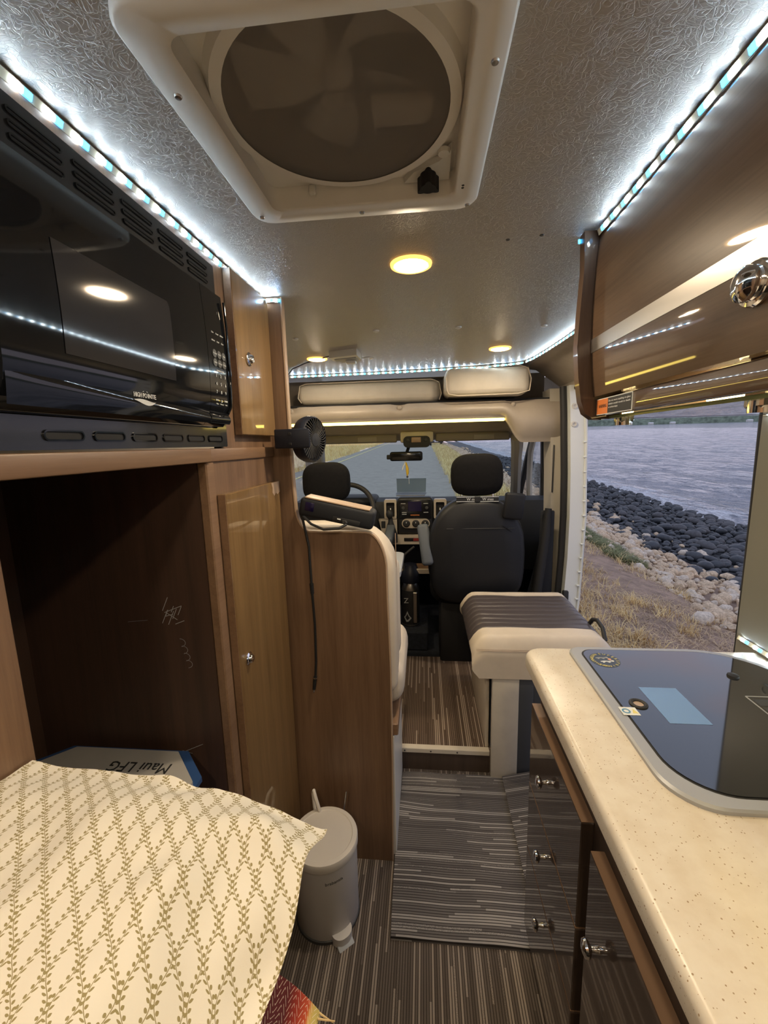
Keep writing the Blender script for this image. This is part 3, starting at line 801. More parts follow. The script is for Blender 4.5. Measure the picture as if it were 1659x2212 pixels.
# partition: profile with a concave and a convex shoulder, light edge band
PY0, PY1 = 1.288, 1.308
prof = [(-.475, ZF), (-.127, ZF), (-.121, -1.1), (-.119, -.75), (-.123, -.55)]
prof += [(-.124 - .0*i, -.50) for i in range(1)]
for i in range(1, 9):
    a = math.radians(90*i/8); prof.append((-.124 - .062*(1-math.cos(a)), -.41 + .062*2.12*math.sin(a)))
prof += [(-.25, -.277), (-.34, -.276)]
for i in range(1, 9):
    a = math.radians(90*i/8); prof.append((-.362 - .052*math.sin(a), -.276 + .085*(1-math.cos(a))))
prof += [(-.417, -.10), (-.419, .05), (-.420, .30), (-.420, ZC-.003), (-.475, ZC-.003)]
pt = thing('partition', 'walnut partition panel with curved cream edged shoulders beside the dinette', 'partition', (-.3, 1.30, ZF))
obj('panel', B().prism(prof, 'y', PY0, PY1), MT['walnut'], pt, 30)
eb = [(x, (PY0+PY1)/2, z) for x, z in prof[1:-1]]
def band_ring(path, y0, y1, th):
    b = B(); v = []; f = []
    for i, p in enumerate(path):
        a = Vector(path[max(0, i-1)]); c = Vector(path[min(len(path)-1, i+1)]); d = (c-a).normalized()
        nn = Vector((d.z, 0, -d.x)); q = Vector(p)
        for (yy, s_) in ((y0, 0), (y1, 0), (y1, th), (y0, th)): r = q + nn*s_; v.append((r.x, yy, r.z))
    for i in range(len(path)-1):
        for k in range(4): f.append((i*4+k, i*4+(k+1) % 4, i*4+4+(k+1) % 4, i*4+4+k))
    f += [(0, 1, 2, 3), tuple((len(path)-1)*4+k for k in range(4))]
    return b.add(v, f)
obj('edge_band', band_ring(eb, PY0-.0015, PY1+.0015, .0045), MT['band'], pt, 40)

# ---------------------------------------------------------------- microwave
mw = thing('microwave', 'black built-in microwave with curved glossy door and slotted trim', 'microwave', (-.47, .68, .0))
Y0, Y1 = .36, .967
fr_o = rrect(Y0, Y1, .003, .401, .004, 2); fr_i = rrect(.41, .925, .044, .338, .004, 2)
obj('trim_frame', B().ring(fr_o, fr_i, 'x', FX, FX+.010), MT['blackgloss2'], mw, 30)
obj('cavity_body', B().box((-.90, .415, .046), (FX+.004, .92, .336)), MT['black'], mw)
def slot(y0, y1, z0, z1, x, nm, par, m1='matteblack'):
    r = (z1-z0)/2
    o = rrect(y0, y1, z0, z1, r*.98, 5)
    i = rrect(y0+.0022, y1-.0022, z0+.0022, z1-.0022, (r-.0022)*.98, 5)
    s_ = obj(nm, B().ring(o, i, 'x', x, x+.0022), MT['blackgloss'], par, 40)
    obj('slot_hole', B().prism(i, 'x', x, x+.0006), MT[m1], s_, 0)
for k in range(6):
    y = .478 + k*.080; slot(y, y+.063, .014, .028, FX+.010, 'vent_slot', mw)
for k in range(6):
    y = .400 + k*.092
    for j in range(3):
        z = .352 + j*.014; slot(y, y+.075, z, z+.0075, FX+.010, 'vent_slot', mw)
# door: convex front with a sagging lower ledge
DX = -.436
def mwsurf(y, z):
    t = (z-.045)/.275
    return DX + .006*math.sin(math.pi*min(1, max(0, t))) - .020*max(0, (.18-t)/.18)**2
def mwgrid(y0, y1, nu=24, nv=18, off=0, z0=.047, z1=.322):
    b = B(); R = .012
    def fn(u, v):
        y = y0 + (y1-y0)*u; z = z0 + (z1-z0)*v
        x = mwsurf(y, z) + off
        return (x, y, z)
    b.grid(fn, nu, nv)
    b.grid(lambda u, v: (fn(u, 1)[0] + (FX+.004-fn(u, 1)[0])*v, fn(u, 1)[1], z1 + .004*math.sin(v*math.pi/2)*0), nu, 2)
    b.grid(lambda u, v: (fn(u, 0)[0] + (FX+.004-fn(u, 0)[0])*v, fn(u, 0)[1], z0), nu, 2)
    b.grid(lambda u, v: (fn(0, u)[0] + (FX+.004-fn(0, u)[0])*v, y0, fn(0, u)[2]), nv, 2)
    b.grid(lambda u, v: (fn(1, u)[0] + (FX+.004-fn(1, u)[0])*v, y1, fn(1, u)[2]), nv, 2)
    return b
dr = obj('door', mwgrid(.412, .842), MT['blackgloss'], mw, 40)
obj('control_panel', mwgrid(.8435, .930), MT['blackgloss'], mw, 40)
mesh_m = mat('oven_window_mesh', (.034, .034, .038), .06)
def on_face(pts, off=.0008):
    return [(mwsurf(y, z) + off, y, z) for y, z in pts]
wv = []
W0, W1, H0, H1 = .492, .722, .118, .248
b = B().grid(lambda u, v: on_face([(W0+(W1-W0)*u, H0+(H1-H0)*v)])[0], 8, 12)
obj('window', b, mesh_m, dr, 60)
# curved ledge along the door bottom: a bead that sags in the middle
def ledge(y, s): 
    t = (y-.412)/(.842-.412)
    return (.128 if s else .118) - .055*t**.62 - (.0 if s else .020) + .0*t
obj('door_bead', B().tube([(mwsurf(.414+.426*i/40, .06)+.006, .414 + .426*i/40, .135 - .062*(i/40)**.55 if i else .150) for i in range(41)], .0022, 6), MT['blackgloss2'], dr, 60)
obj('door_lip', B().grid(lambda u, v: (mwsurf(0, .06) + .0065 + .004*math.sin(math.pi*v), .414+.426*u, (.133 - .062*u**.55)*(1-v) + .052*v), 40, 8), MT['blackgloss'], dr, 60)
obj('panel_lip', B().grid(lambda u, v: (mwsurf(0, .06) + .0065 + .004*math.sin(math.pi*v), .8435+.086*u, .071*(1-v) + .052*v), 10, 6), MT['blackgloss'], mw, 60)
obj('panel_rim', B().tube([(DX+.007, .9275, .310), (DX+.009, .9285, .25), (DX+.009, .9285, .15), (DX+.006, .9275, .09), (DX+.004, .915, .075)], .0028, 6), MT['blackgloss'], mw, 60)
# logo and keypad print (lettering reads along +y, seen from +x)
def face_txt(s, y, z, size, par, m='whiteink', nm='lettering', x=None, width=None):
    xx = (mwsurf(y, z) + .0012) if x is None else x
    obj(nm, text_b(s, size, basis((0, 1, 0), (0, 0, 1), (xx, y, z)), width=width), MT[m], par, 0)
LX = mwsurf(0, .06)+.0113
face_txt('HIGH PO', .625, .0835, .0100, dr, x=LX, width=.030)
face_txt('INTE', .652, .0835, .0100, dr, x=LX, width=.020)
obj('logo_roof', B().add([(LX, .630, .0888), (LX, .637, .0935), (LX, .644, .0888), (LX, .637, .0912)], [(0, 1, 2, 3)]), MT['whiteink'], dr, 0)
sw = [(LX, .610 + .052*i/10, .0765 + .0015*math.sin(i/10*5)) for i in range(11)] + [(LX, .662 - .052*i/10, .0755 - .0065*math.sin(math.pi*(1-i/10)**1.4) - .0) for i in range(11)]
obj('logo_swoosh', B().add(sw, [tuple(range(len(sw)))]), MT['whiteink'], dr, 0)
ky = [.868, .8875, .907]
for r in range(3):
    for c in range(3): face_txt(str(1+r*3+c), ky[c], .150-.0165*r, .0095, mw, nm='key_number')
face_txt('0', ky[1], .0985, .0085, mw, nm='key_number')
for c, s in ((0, 'STOP'), (2, 'START')): face_txt(s, ky[c], .1000, .0050, mw, nm='key_word')
for c, s in ((0, 'Clear'), (1, 'Memory'), (2, 'Cook')): face_txt(s, ky[c], .0925, .0040, mw, nm='key_word')
face_txt('- EXPRESS COOK -', ky[1], .1605, .0046, mw, nm='key_word')
for r, row in enumerate((('Popcorn', 'Potato', 'Pizza'), ('Reheat', 'Beverage', 'Dinner'))):
    for c, s in enumerate(row):
        obj('key_button', B().lathe([(.0085, 0), (.008, .0012), (0, .0013)], (mwsurf(0, .19)+.0003, ky[c], .194-.018*r), (1, 0, 0), 18), MT['darkgrey'], mw, 40)
        face_txt(s, ky[c], .194-.018*r, .0042, mw, x=mwsurf(0, .19)+.0022, nm='key_word')
for r, row in enumerate((('Time', 'Power', 'Kitchen'), ('Defrost', 'Clock', 'Timer'))):
    for c, s in enumerate(row): face_txt(s, ky[c], .236-.016*r, .0042, mw, nm='key_word')
face_txt(':', .900, .282, .0075, mw, nm='key_word')

# ---------------------------------------------------------------- clip fan, power pack, cable
fn = thing('clip_fan', 'small black round clip fan on a dark bracket at the partition post', 'fan', (-.36, 1.23, -.05))
part('bracket_plate', (-.436, 1.205, -.006), (-.330, 1.213, .050), MT['navy'], fn, .006, 3)
for z in (.036, .006): obj('bracket_hole', B().rbox((-.393, 1.2035, z-.004), (-.384, 1.206, z+.004), .002, 1), MT['matteblack'], fn)
part('clip_jaw', (-.428, 1.213, .0), (-.40, 1.284, .045), MT['black'], fn, .004, 2)
fa = Vector((.90, -.30, -.06)).normalized(); fc = Vector((-.356, 1.298, .020))
obj('housing', B().lathe([(.040, -.030), (.066, -.020), (.072, -.004), (.072, .012), (.066, .020), (.064, .016)], fc, fa, 40, False), MT['navy'], fn, 40)
obj('rear_shell', B().lathe([(0, -.031), (.041, -.030)], fc, fa, 40, False), MT['navy'], fn, 40)
fu = fa.orthogonal().normalized(); fw = fa.cross(fu)
for k in range(36):
    a = 2*math.pi*k/36
    d0 = fu*math.cos(a) + fw*math.sin(a); d1_ = fu*math.cos(a+.25) + fw*math.sin(a+.25)
    obj('guard_rib', B().tube([fc + d0*.020 + fa*.021, fc + (d0+d1_).normalized()*.044 + fa*.022, fc + d1_*.066 + fa*.018], .0012, 4), MT['darkgrey'], fn)
obj('guard_hub', B().lathe([(.021, .019), (.020, .023), (0, .025)], fc, fa, 24), MT['black'], fn, 40)
for k in range(5):
    a = 2*math.pi*k/5
    def fb(u, v, a=a):
        r = .014 + .046*u; t = a + (v-.5)*.9 + .3*u
        return fc + (fu*math.cos(t) + fw*math.sin(t))*r + fa*(.002 + .012*(v-.5))
    obj('fan_blade', B().grid(fb, 4, 4), MT['black'], fn, 60)

pk = thing('power_pack', 'dark rectangular power pack with beige top leaning on the partition shoulder', 'power bank', (-.27, 1.32, -.27))
ang = math.radians(-12.5)
PM = Matrix.Translation((-.272, 1.262, -.2115)) @ Matrix.Rotation(-ang, 4, 'Y') @ Matrix.Rotation(math.radians(1), 4, 'X')
def pkp(nm, lo, hi, m, r=.004, seg=2): return obj(nm, B().rbox(lo, hi, r, seg).xf(PM), MT[m], pk, 40)
pkp('case', (-.122, 0, -.031), (.118, .070, .030), 'dash', .012, 3)
pkp('lid', (-.108, .003, .028), (.100, .066, .0335), 'band', .003, 2)
pkp('display', (-.103, -.0012, -.010), (-.074, .002, .018), 'bluescreen', .004, 2)
pkp('port_panel', (-.010, -.0010, -.027), (.078, .002, -.009), 'black', .004, 2)
pkp('usb_port', (.004, -.002, -.017), (.016, .0, -.013), 'whiteink', .0008, 1)
pkp('usb_port', (.022, -.003, -.025), (.036, .0, -.015), 'darkgrey', .001, 1)
pkp('plug', (.030, -.012, -.026), (.040, .0, -.016), 'black', .002, 1)
tag(obj('power_cable', B().tube([(-.240, 1.250, -.243), (-.26, 1.235, -.252), (-.31, 1.235, -.255), (-.35, 1.245, -.240), (-.375, 1.262, -.222), (-.388, 1.276, -.215), (-.384, 1.279, -.245), (-.372, 1.281, -.32), (-.370, 1.281, -.46), (-.366, 1.281, -.59), (-.369, 1.281, -.72), (-.374, 1.280, -.78)], .0042, 8), MT['black']), 'black power cable hanging down the walnut partition', 'cable')
pl = thing('cable_plug', 'black barrel plug at the low end of the hanging cable', 'plug', (-.378, 1.28, -.83))
obj('plug_body', B().cyl((-.374, 1.280, -.775), (-.381, 1.280, -.822), .0065, .0055, 12), MT['black'], pl)
obj('plug_tip', B().cyl((-.381, 1.280, -.822), (-.383, 1.280, -.832), .0032, .003, 10), MT['chrome'], pl)
obj('plug_ring', B().cyl((-.3745, 1.280, -.778), (-.375, 1.280, -.781), .0070, .0070, 12), MT['chrome'], pl)
obj('cable_joint', B().cyl((-.370, 1.281, -.445), (-.369, 1.281, -.480), .0068, .0060, 10), MT['black'], pl)

# ---------------------------------------------------------------- dinette seat behind the partition
ds = thing('dinette_bench', 'cream upholstered dinette seat behind the walnut partition', 'seat', (-.5, 1.5, ZU))
def soft_prism(y0, y1, r, *a):
    b = B(); lv = [(y0, r), (y0+r*.3, r*.3), (y0+r, 0), (y1-r, 0), (y1-r*.3, r*.3), (y1, r)]; n = 36
    x0, x1, z0, z1, R = a
    for i, (y, ins) in enumerate(lv):
        b.v += [Vector((p[0], y, p[1])) for p in rrect(x0+ins, x1-ins, z0+ins, z1-ins, [max(.004, q-ins) for q in R], 8)]
    for i in range(5): b.f += [(i*n+k, i*n+(k+1) % n, (i+1)*n+(k+1) % n, (i+1)*n+k) for k in range(n)]
    b.f += [tuple(range(n-1, -1, -1)), tuple(5*n+k for k in range(n))]
    return b
obj('seat_back', soft_prism(1.310, 1.47, .03, -.96, -.098, -.86, -.264, (.04, .04, .16, .04)), MT['cream'], ds, 60)
obj('back_bolster', cushion('b', (-.96, 1.42, -.80), (-.092, 1.53, -.40), .05, None, '', '', .004), MT['cream'], ds, 60)
obj('seat_cushion', cushion('b', (-.96, 1.36, -.945), (-.078, 1.80, -.785), .06, None, '', '', .004), MT['cream'], ds, 60)
part('seat_rail', (-.96, 1.312, -1.012), (-.098, 1.72, -.965), MT['walnut_h'], ds, .004, 1)
part('side_panel', (-.130, 1.312, ZF), (-.112, 1.745, -1.012), MT['white'], ds, .002, 1)
part('seat_box', (-.96, 1.312, ZF), (-.132, 1.742, -.965), MT['walnut'], ds)
obj('seam', B().tube([(-.0985, 1.385, -.30), (-.0985, 1.390, -.5), (-.0985, 1.392, -.84)], .0012, 5), MT['band'], ds)
tb = thing('dinette_table', 'small grey dinette table behind the seat back', 'table', (-.5, 2.25, ZU))
obj('table_top', B().prism(rrect(-.93, -.125, 2.05, 2.50, .05, 6), 'z', -.685, -.660), MT['tablegrey'], tb, 40)
obj('table_leg', B().cyl((-.55, 2.28, ZU), (-.55, 2.28, -.685), .03), MT['darkgrey'], tb)
obj('leg_bracket', B().rbox((-.175, 2.075, -.80), (-.135, 2.10, -.685), .006, 2), MT['darkgrey'], tb)
# ---------------------------------------------------------------- overhead cabinet on the right
oc = thing('overhead_cabinet', 'glossy curved walnut overhead cabinet with silver inlay over the worktop', 'cabinet', (.6, .3, .05))
def ocx(z):
    # outer face of the door: gently convex
    t = (z-.09)/.34
    return .3685 + .012*(1-min(1, t/.45))**2*(t < .45) + .008*max(0, (t-.55)/.45)**2
ZT = ZC-.004
def face(z0, z1, y0, y1, m, nm, par, off=0, th=.018, n=14):
    b = B(); Z = [z0 + (z1-z0)*i/n for i in range(n+1)]
    P = [(ocx(z)-off, z) for z in Z] + [(ocx(z)+th, z) for z in reversed(Z)]
    return obj(nm, b.prism(P, 'y', y0, y1), MT[m], par, 50)
od = face(.092, ZT-.004, -.6, 1.004, 'walnut_over', 'door', oc)
face(.186, .214, -.6, 1.0035, 'steel', 'silver_inlay', od, .0008, .002, 4)
kz = .166
obj('door_knob', B().lathe([(.024, -.001), (.0250, .003), (.0235, .006), (.019, .007), (.018, .009), (.0195, .012), (.0190, .016), (.0140, .020), (.007, .022), (0, .0225)], (ocx(kz), .535, kz), (-1, 0, 0), 32), MT['chrome'], od, 40)
ep = [(.347, ZT), (.3495, .36), (.345, .27), (.3425, .20), (.348, .135), (.356, .085), (.366, .058), (.382, .046), (.40, .044), (.852, .044), (.852, ZT)]
ep2 = []
for i in range(len(ep)): ep2.append(ep[i])
obj('end_panel', B().prism(ep2, 'y', 1.006, 1.030), MT['walnut_edge'], oc, 30)
obj('end_edge', band_ring([(x, 0, z) for x, z in reversed(ep2[:9])], 1.0045, 1.0315, -.0022), MT['walnut_edge'], oc, 40)
part('fascia', (.388, -.6, .050), (.402, 1.006, .088), MT['walnut_over'], oc, .004, 2)
part('underside', (.402, -.6, .098), (.852, 1.006, .112), MT['walnut_over'], oc)
part('back_box', (.402, -.6, .112), (.852, 1.006, .126), MT['walnut'], oc)
lm = thing('undercabinet_lamp', 'warm tube lamp fixed under the overhead cabinet', 'lamp', (.62, .8, .07))
obj('tube', B().rbox((.605, .35, .070), (.640, .99, .088), .008, 3), MT['tubelamp'], lm, 60)
part('lamp_base', (.600, .34, .088), (.645, 1.0, .098), MT['white'], lm, .002, 1)
ws = thing('warning_sticker', 'orange and black warning sticker on the overhead cabinet fascia', 'sticker', (.387, .92, .055))
part('sticker_sheet', (.3868, .838, .0515), (.3880, 1.000, .0855), MT['whiteink'], ws)
part('orange_field', (.3864, .942, .0530), (.3868, .998, .0840), MT['orangeink'], ws)
part('black_field', (.3864, .840, .0530), (.3868, .942, .0840), MT['ink'], ws)
def ws_t(s, y, z, size, m, width=None, align='CENTER'):
    obj('lettering', text_b(s, size, basis((0, -1, 0), (0, 0, 1), (.3862, y, z)), align=align, width=width, ext=.0001), MT[m], ws, 0)
ws_t('WARNING', .967, .0690, .0105, 'ink', .040)
ws_t('Do not store anything on glass', .891, .0775, .005, 'whiteink', .094)
ws_t('which could result in death', .891, .0710, .005, 'whiteink', .094)
ws_t('or serious injury', .917, .0645, .005, 'whiteink', .042)
gs = thing('glass_shelf', 'clear glass shelf hanging under the overhead cabinet on chrome brackets', 'shelf', (.6, .6, .03))
obj('pane', B().box((.418, .10, .044), (.80, 1.06, .050)), MT['greenglass'], gs, 0)
obj('pane_edge', B().box((.4165, .10, .044), (.418, 1.06, .050)), mat('green_glass_edge', (.30, .42, .22), .2), gs, 0)
for y in (.985, .60, .20):
    k = obj('bracket', B().rbox((.425, y-.016, .034), (.455, y+.016, .098), .003, 1), MT['chrome'], gs)
    obj('bracket_clamp', B().cyl((.44, y, .028), (.44, y, .044), .017, .017, 18), MT['chrome'], k, 40)
tl = thing('table_leg_tube', 'short chrome tube bracket between glass shelf and cabinet', 'bracket', (.65, .80, .03))
obj('tube_body', B().cyl((.66, .93, .0505), (.66, .93, .098), .028, .028, 28), MT['chrome'], tl, 40)
obj('collar', B().cyl((.66, .93, .0505), (.66, .93, .060), .034, .034, 28), MT['steel'], tl, 40)

# ---------------------------------------------------------------- kitchen base and worktop
CT = -.559
kb = thing('kitchen_base', 'dark glossy kitchen base with three drawers and a door', 'cabinet', (.58, .3, ZF))
KX = .308
part('carcass', (KX, -.6, ZF), (.852, 1.062, CT-.036), MT['brown'], kb)
part('plinth', (KX-.004, -.6, ZF), (KX, 1.062, -1.42), MT['brown'], kb)
def front(nm, y0, y1, z0, z1, ky_, kz_):
    d = obj(nm, B().rbox((KX-.024, y0, z0), (KX, y1, z1), .002, 1), MT['brown_gloss'], kb)
    obj('edge', B().box((KX-.0235, y0+.0015, z1), (KX-.0005, y1-.0015, z1+.0008)), MT['band2'], d)
    obj('knob', B().lathe([(.006, 0), (.005, .006), (.005, .012), (.012, .016), (.0145, .020), (.013, .024), (.006, .027), (0, .0275)], (KX-.024, ky_, kz_), (-1, 0, 0), 22), MT['chrome'], d, 40)
front('drawer', .697, 1.058, -.934, -.700, .90, -.80)
front('drawer', .697, 1.058, -1.137, -.938, .895, -1.00)
front('drawer', .697, 1.058, -1.41, -1.141, .885, -1.187)
front('door', .22, .655, -1.41, -.712, .60, -.845)
front('door', -.28, .21, -1.41, -.712, .15, -.845)

wt = thing('worktop', 'cream speckled worktop with rounded front edge', 'countertop', (.56, .25, CT-.036))
n_ = 28; b = B()
def wto(i): return rrect(.266+i, .853, -.6, 1.105-i, (.02, .02, .006, .045-i*.6), 6)
wlv = [(0, CT-.036), (0, CT-.013), (.0012, CT-.0085), (.004, CT-.0042), (.008, CT-.0014), (.013, CT)]
b.add(sum([lp(wto(i), z) for i, z in wlv], []), [(r*n_+k, r*n_+(k+1) % n_, (r+1)*n_+(k+1) % n_, (r+1)*n_+k) for r in range(5) for k in range(n_)] + [tuple(range(n_-1, -1, -1)), tuple(5*n_+k for k in range(n_))])
obj('slab', b, MT['counter'], wt, 50)

# ---------------------------------------------------------------- hob with glass lid
hb = thing('hob', 'two burner hob under a dark glass lid with grey rim', 'stove', (.6, .84, CT))
HO = rrect(.378, .838, .584, 1.090, (.075, .06, .16, .030), 10)
HI = rrect(.402, .826, .606, 1.076, (.085, .05, .15, .035), 10)
HI2 = rrect(.406, .822, .610, 1.072, (.083, .048, .148, .033), 10)
n_ = len(HO)
b = B().add(lp(HO, CT) + lp(HO, CT+.006) + lp([(p[0]*.85+q[0]*.15, p[1]*.85+q[1]*.15) for p, q in zip(HO, HI)], CT+.009) + lp(HI, CT+.009) + lp(HI, CT+.002),
            [(r*n_+k, r*n_+(k+1) % n_, (r+1)*n_+(k+1) % n_, (r+1)*n_+k) for r in range(4) for k in range(n_)])
obj('rim', b, mat('grey_metal_rim', (.40, .41, .43), .45, metal=.35), hb, 22)
b = B().add(lp(HI, CT+.003) + lp(HI, CT+.0085) + lp(HI2, CT+.0085) + lp(HI2, CT+.003), [(r*n_+k, r*n_+(k+1) % n_, (r+1)*n_+(k+1) % n_, (r+1)*n_+k) for r in range(3) for k in range(n_)])
obj('gasket', b, MT['rubber'], hb, 40)
gl = obj('glass_lid', B().prism(HI2, 'z', CT+.004, CT+.0105), MT['hobglass'], hb, 30)
GZ = CT+.0106
obj('finger_hole', B().lathe([(.010, -.004), (.010, .002), (.014, .0035), (.0175, .002), (.018, 0)], (.441, .838, GZ), (0, 0, 1), 26, False), MT['rubber'], gl, 40)
obj('hole_bottom', B().lathe([(.0098, 0), (0, .0002)], (.441, .838, GZ+.0002), (0, 0, 1), 20), mat('metal_below', (.45, .33, .24), .4), gl, 0)
obj('lid_stop', B().lathe([(.012, 0), (.011, .004), (.005, .0055), (0, .0055)], (.705, .957, GZ), (0, 0, 1), 20), MT['rubber'], gl, 40)
obj('blue_label', B().box((.471, .779, GZ), (.549, .901, GZ+.0003)), MT['bluefilm'], gl, 0)
obj('care_label', B().prism([(.395, .800), (.428, .800), (.428, .826), (.395, .826)], 'z', GZ, GZ+.0003), MT['whiteink'], gl, 0)
obj('label_ring', B().lathe([(.0048, 0), (.0080, .0001), (.0080, .0004), (.0048, .0004)], (.4055, .813, GZ+.0003), (0, 0, 1), 18, False), MT['blueink'], gl, 0)
obj('label_triangle', B().prism([(.4155, .806), (.4265, .806), (.421, .821)], 'z', GZ+.0003, GZ+.0006), MT['yellowink'], gl, 0)
obj('rating_label', B().ring(rrect(.675, .765, .775, .880, .003, 2), rrect(.678, .762, .778, .877, .002, 2), 'z', GZ, GZ+.0003), MT['greyink'], gl, 0)
obj('rating_print', B().box((.683, .785, GZ), (.757, .838, GZ+.0002)).box((.683, .846, GZ), (.757, .868, GZ+.0002)), MT['darkgrey'], gl, 0)
# round sticker: ring of yellow letters round two white figures and an orange ball
sx, sy, sr = .447, 1.018, .035
st = obj('round_sticker', B().lathe([(sr, 0), (sr, .0003), (0, .0003)], (sx, sy, GZ), (0, 0, 1), 40), mat('navy_sticker', (.035, .05, .075), .35), gl, 0)
def arc_text(s, a0, a1, r, size, inward):
    bb = B()
    for i, ch in enumerate(s):
        if ch == ' ': continue
        a = math.radians(a0 + (a1-a0)*i/(len(s)-1))
        d = Vector((math.cos(a), math.sin(a), 0)); t_ = Vector((-math.sin(a), math.cos(a), 0))
        M_ = basis(t_ if inward else -t_, -d if inward else d, Vector((sx, sy, GZ+.0006)) + d*r)
        q = text_b(ch, size, M_, ext=.0001); bb.add(q.v, q.f)
    return bb
obj('sticker_letters', arc_text('SUPERSPRINGS', 92, -128, sr*.84, .0105, False), MT['yellowink'], st, 0)
obj('sticker_letters', arc_text('INTERNATIONAL', 112, 262, sr*.84, .0105, True), MT['yellowink'], st, 0)
def fig(dx, dy, s=1):
    bb = B()
    P = [[(-.020, .004), (-.008, .007), (.004, .006), (.012, .008), (.014, .004), (.004, .001), (-.004, .001), (-.018, .000)],
         [(-.004, .003), (.002, -.004), (.008, -.003), (.003, .003)], [(-.010, .003), (-.016, -.004), (-.012, -.005), (-.006, .001)]]
    for poly in P: bb.prism([(sx+dx+x*s, sy+dy+y*s) for x, y in poly], 'z', GZ+.0003, GZ+.0007)
    bb.lathe([(.0035, .0003), (.0035, .0007)], (sx+dx+.0155*s, sy+dy+.006*s, GZ), (0, 0, 1), 10)
    return bb
obj('sticker_figure', fig(-.003, .007, .8), MT['greyink'], st, 0)
obj('sticker_figure', fig(.004, -.010, .85), MT['whiteink'], st, 0)
obj('sticker_ball', B().lathe([(.0042, .0003), (.0042, .0008)], (sx+.013, sy+.0035, GZ), (0, 0, 1), 16), MT['peach'], st, 0)

# ---------------------------------------------------------------- bench beside the doorway
bn = thing('side_bench', 'cream and brown ribbed bench seat beside the sliding doorway', 'bench', (.5, 2.0, ZF))
BT = -.825
def benchtop(x, y):
    # crown of the cushion with rolled edges towards the aisle and the ends
    ex = max(0, (.27-x)/.075); ey = max(0, (1.735-y)/.055, (y-2.25)/.06); ex2 = max(0, (x-.72)/.06)
    return BT - .075*min(1, ex)**2 - .070*min(1, ey)**2 - .05*min(1, ex2)**2 + .004*mnoise.noise(Vector((x*8, y*8, 0)))
def benchslab(y0, y1, m, nm, ribs=0):
    b = B(); nx, ny = 30, max(6, int((y1-y0)/.006))
    def fn(u, v):
        x = .198 + .585*u; y = y0 + (y1-y0)*v; z = benchtop(x, y)
        if ribs:
            q = ((y-y0)/(y1-y0)*ribs) % 1.0
            z -= .006*math.exp(-((min(q, 1-q))/.09)**2)
        return (x, y, z)
    b.grid(fn, nx, ny)
    zb = -1.005
    def side(u): # aisle side, rolled
        return None
    b.grid(lambda u, v: (.198 + .03*math.sin(v*math.pi/2)*v, y0+(y1-y0)*u, fn(0, u)[2] + (zb-fn(0, u)[2])*v), ny, 6)
    b.grid(lambda u, v: (.783, y0+(y1-y0)*u, fn(1, u)[2] + (zb-fn(1, u)[2])*v), ny, 3)
    b.grid(lambda u, v: (fn(u, 0)[0] + (.03*math.sin(v*math.pi/2)*v)*(1-u), y0, fn(u, 0)[2] + (zb-fn(u, 0)[2])*v), nx, 6)
    b.grid(lambda u, v: (fn(u, 1)[0] + (.03*math.sin(v*math.pi/2)*v)*(1-u), y1, fn(u, 1)[2] + (zb-fn(u, 1)[2])*v), nx, 6)
    b.add([(.228, y0, zb), (.783, y0, zb), (.783, y1, zb), (.228, y1, zb)], [(3, 2, 1, 0)])
    bm = bmesh.new(); me = bpy.data.meshes.new('x'); me.from_pydata(b.v, [], b.f); bm.from_mesh(me)
    bmesh.ops.remove_doubles(bm, verts=bm.verts[:], dist=1e-4)
    c = B(); bm.verts.index_update(); c.add([v.co.copy() for v in bm.verts], [[v.index for v in q.verts] for q in bm.faces]); bm.free(); bpy.data.meshes.remove(me)
    return obj(nm, c, MT[m], bn, 60)
benchslab(1.682, 1.800, 'cream', 'cushion_end')
benchslab(1.800, 2.205, 'brownvinyl', 'cushion_centre', 8)
benchslab(2.205, 2.30, 'cream', 'cushion_end')
for z in (-.872, -.878):
    obj('stitching', B().tube([(.215, 1.684, z), (.30, 1.6795, z+.001), (.46, 1.6795, z+.002), (.70, 1.6795, z+.002)], .0009, 4), MT['band'], bn)
part('aisle_panel', (.268, 1.752, ZU), (.284, 2.30, -1.005), MT['cream'], bn, .004, 2)
part('end_post', (.286, 1.690, ZF), (.400, 1.712, -1.005), MT['cream2'], bn, .004, 2)
part('grey_post', (.400, 1.694, ZF), (.462, 1.714, -1.005), MT['greyvinyl'], bn, .004, 2)
part('bench_box', (.290, 1.752, ZU), (.78, 2.29, -1.006), MT['greyvinyl'], bn)
part('end_board', (.462, 1.700, ZF), (.78, 1.714, -1.005), MT['greyvinyl'], bn)
obj('grab_handle', B().tube([(.745, 1.90, -.86), (.762, 1.88, -.815), (.765, 1.84, -.80), (.765, 1.78, -.81), (.762, 1.74, -.85)], .009, 8), MT['rubber'], bn, 60)
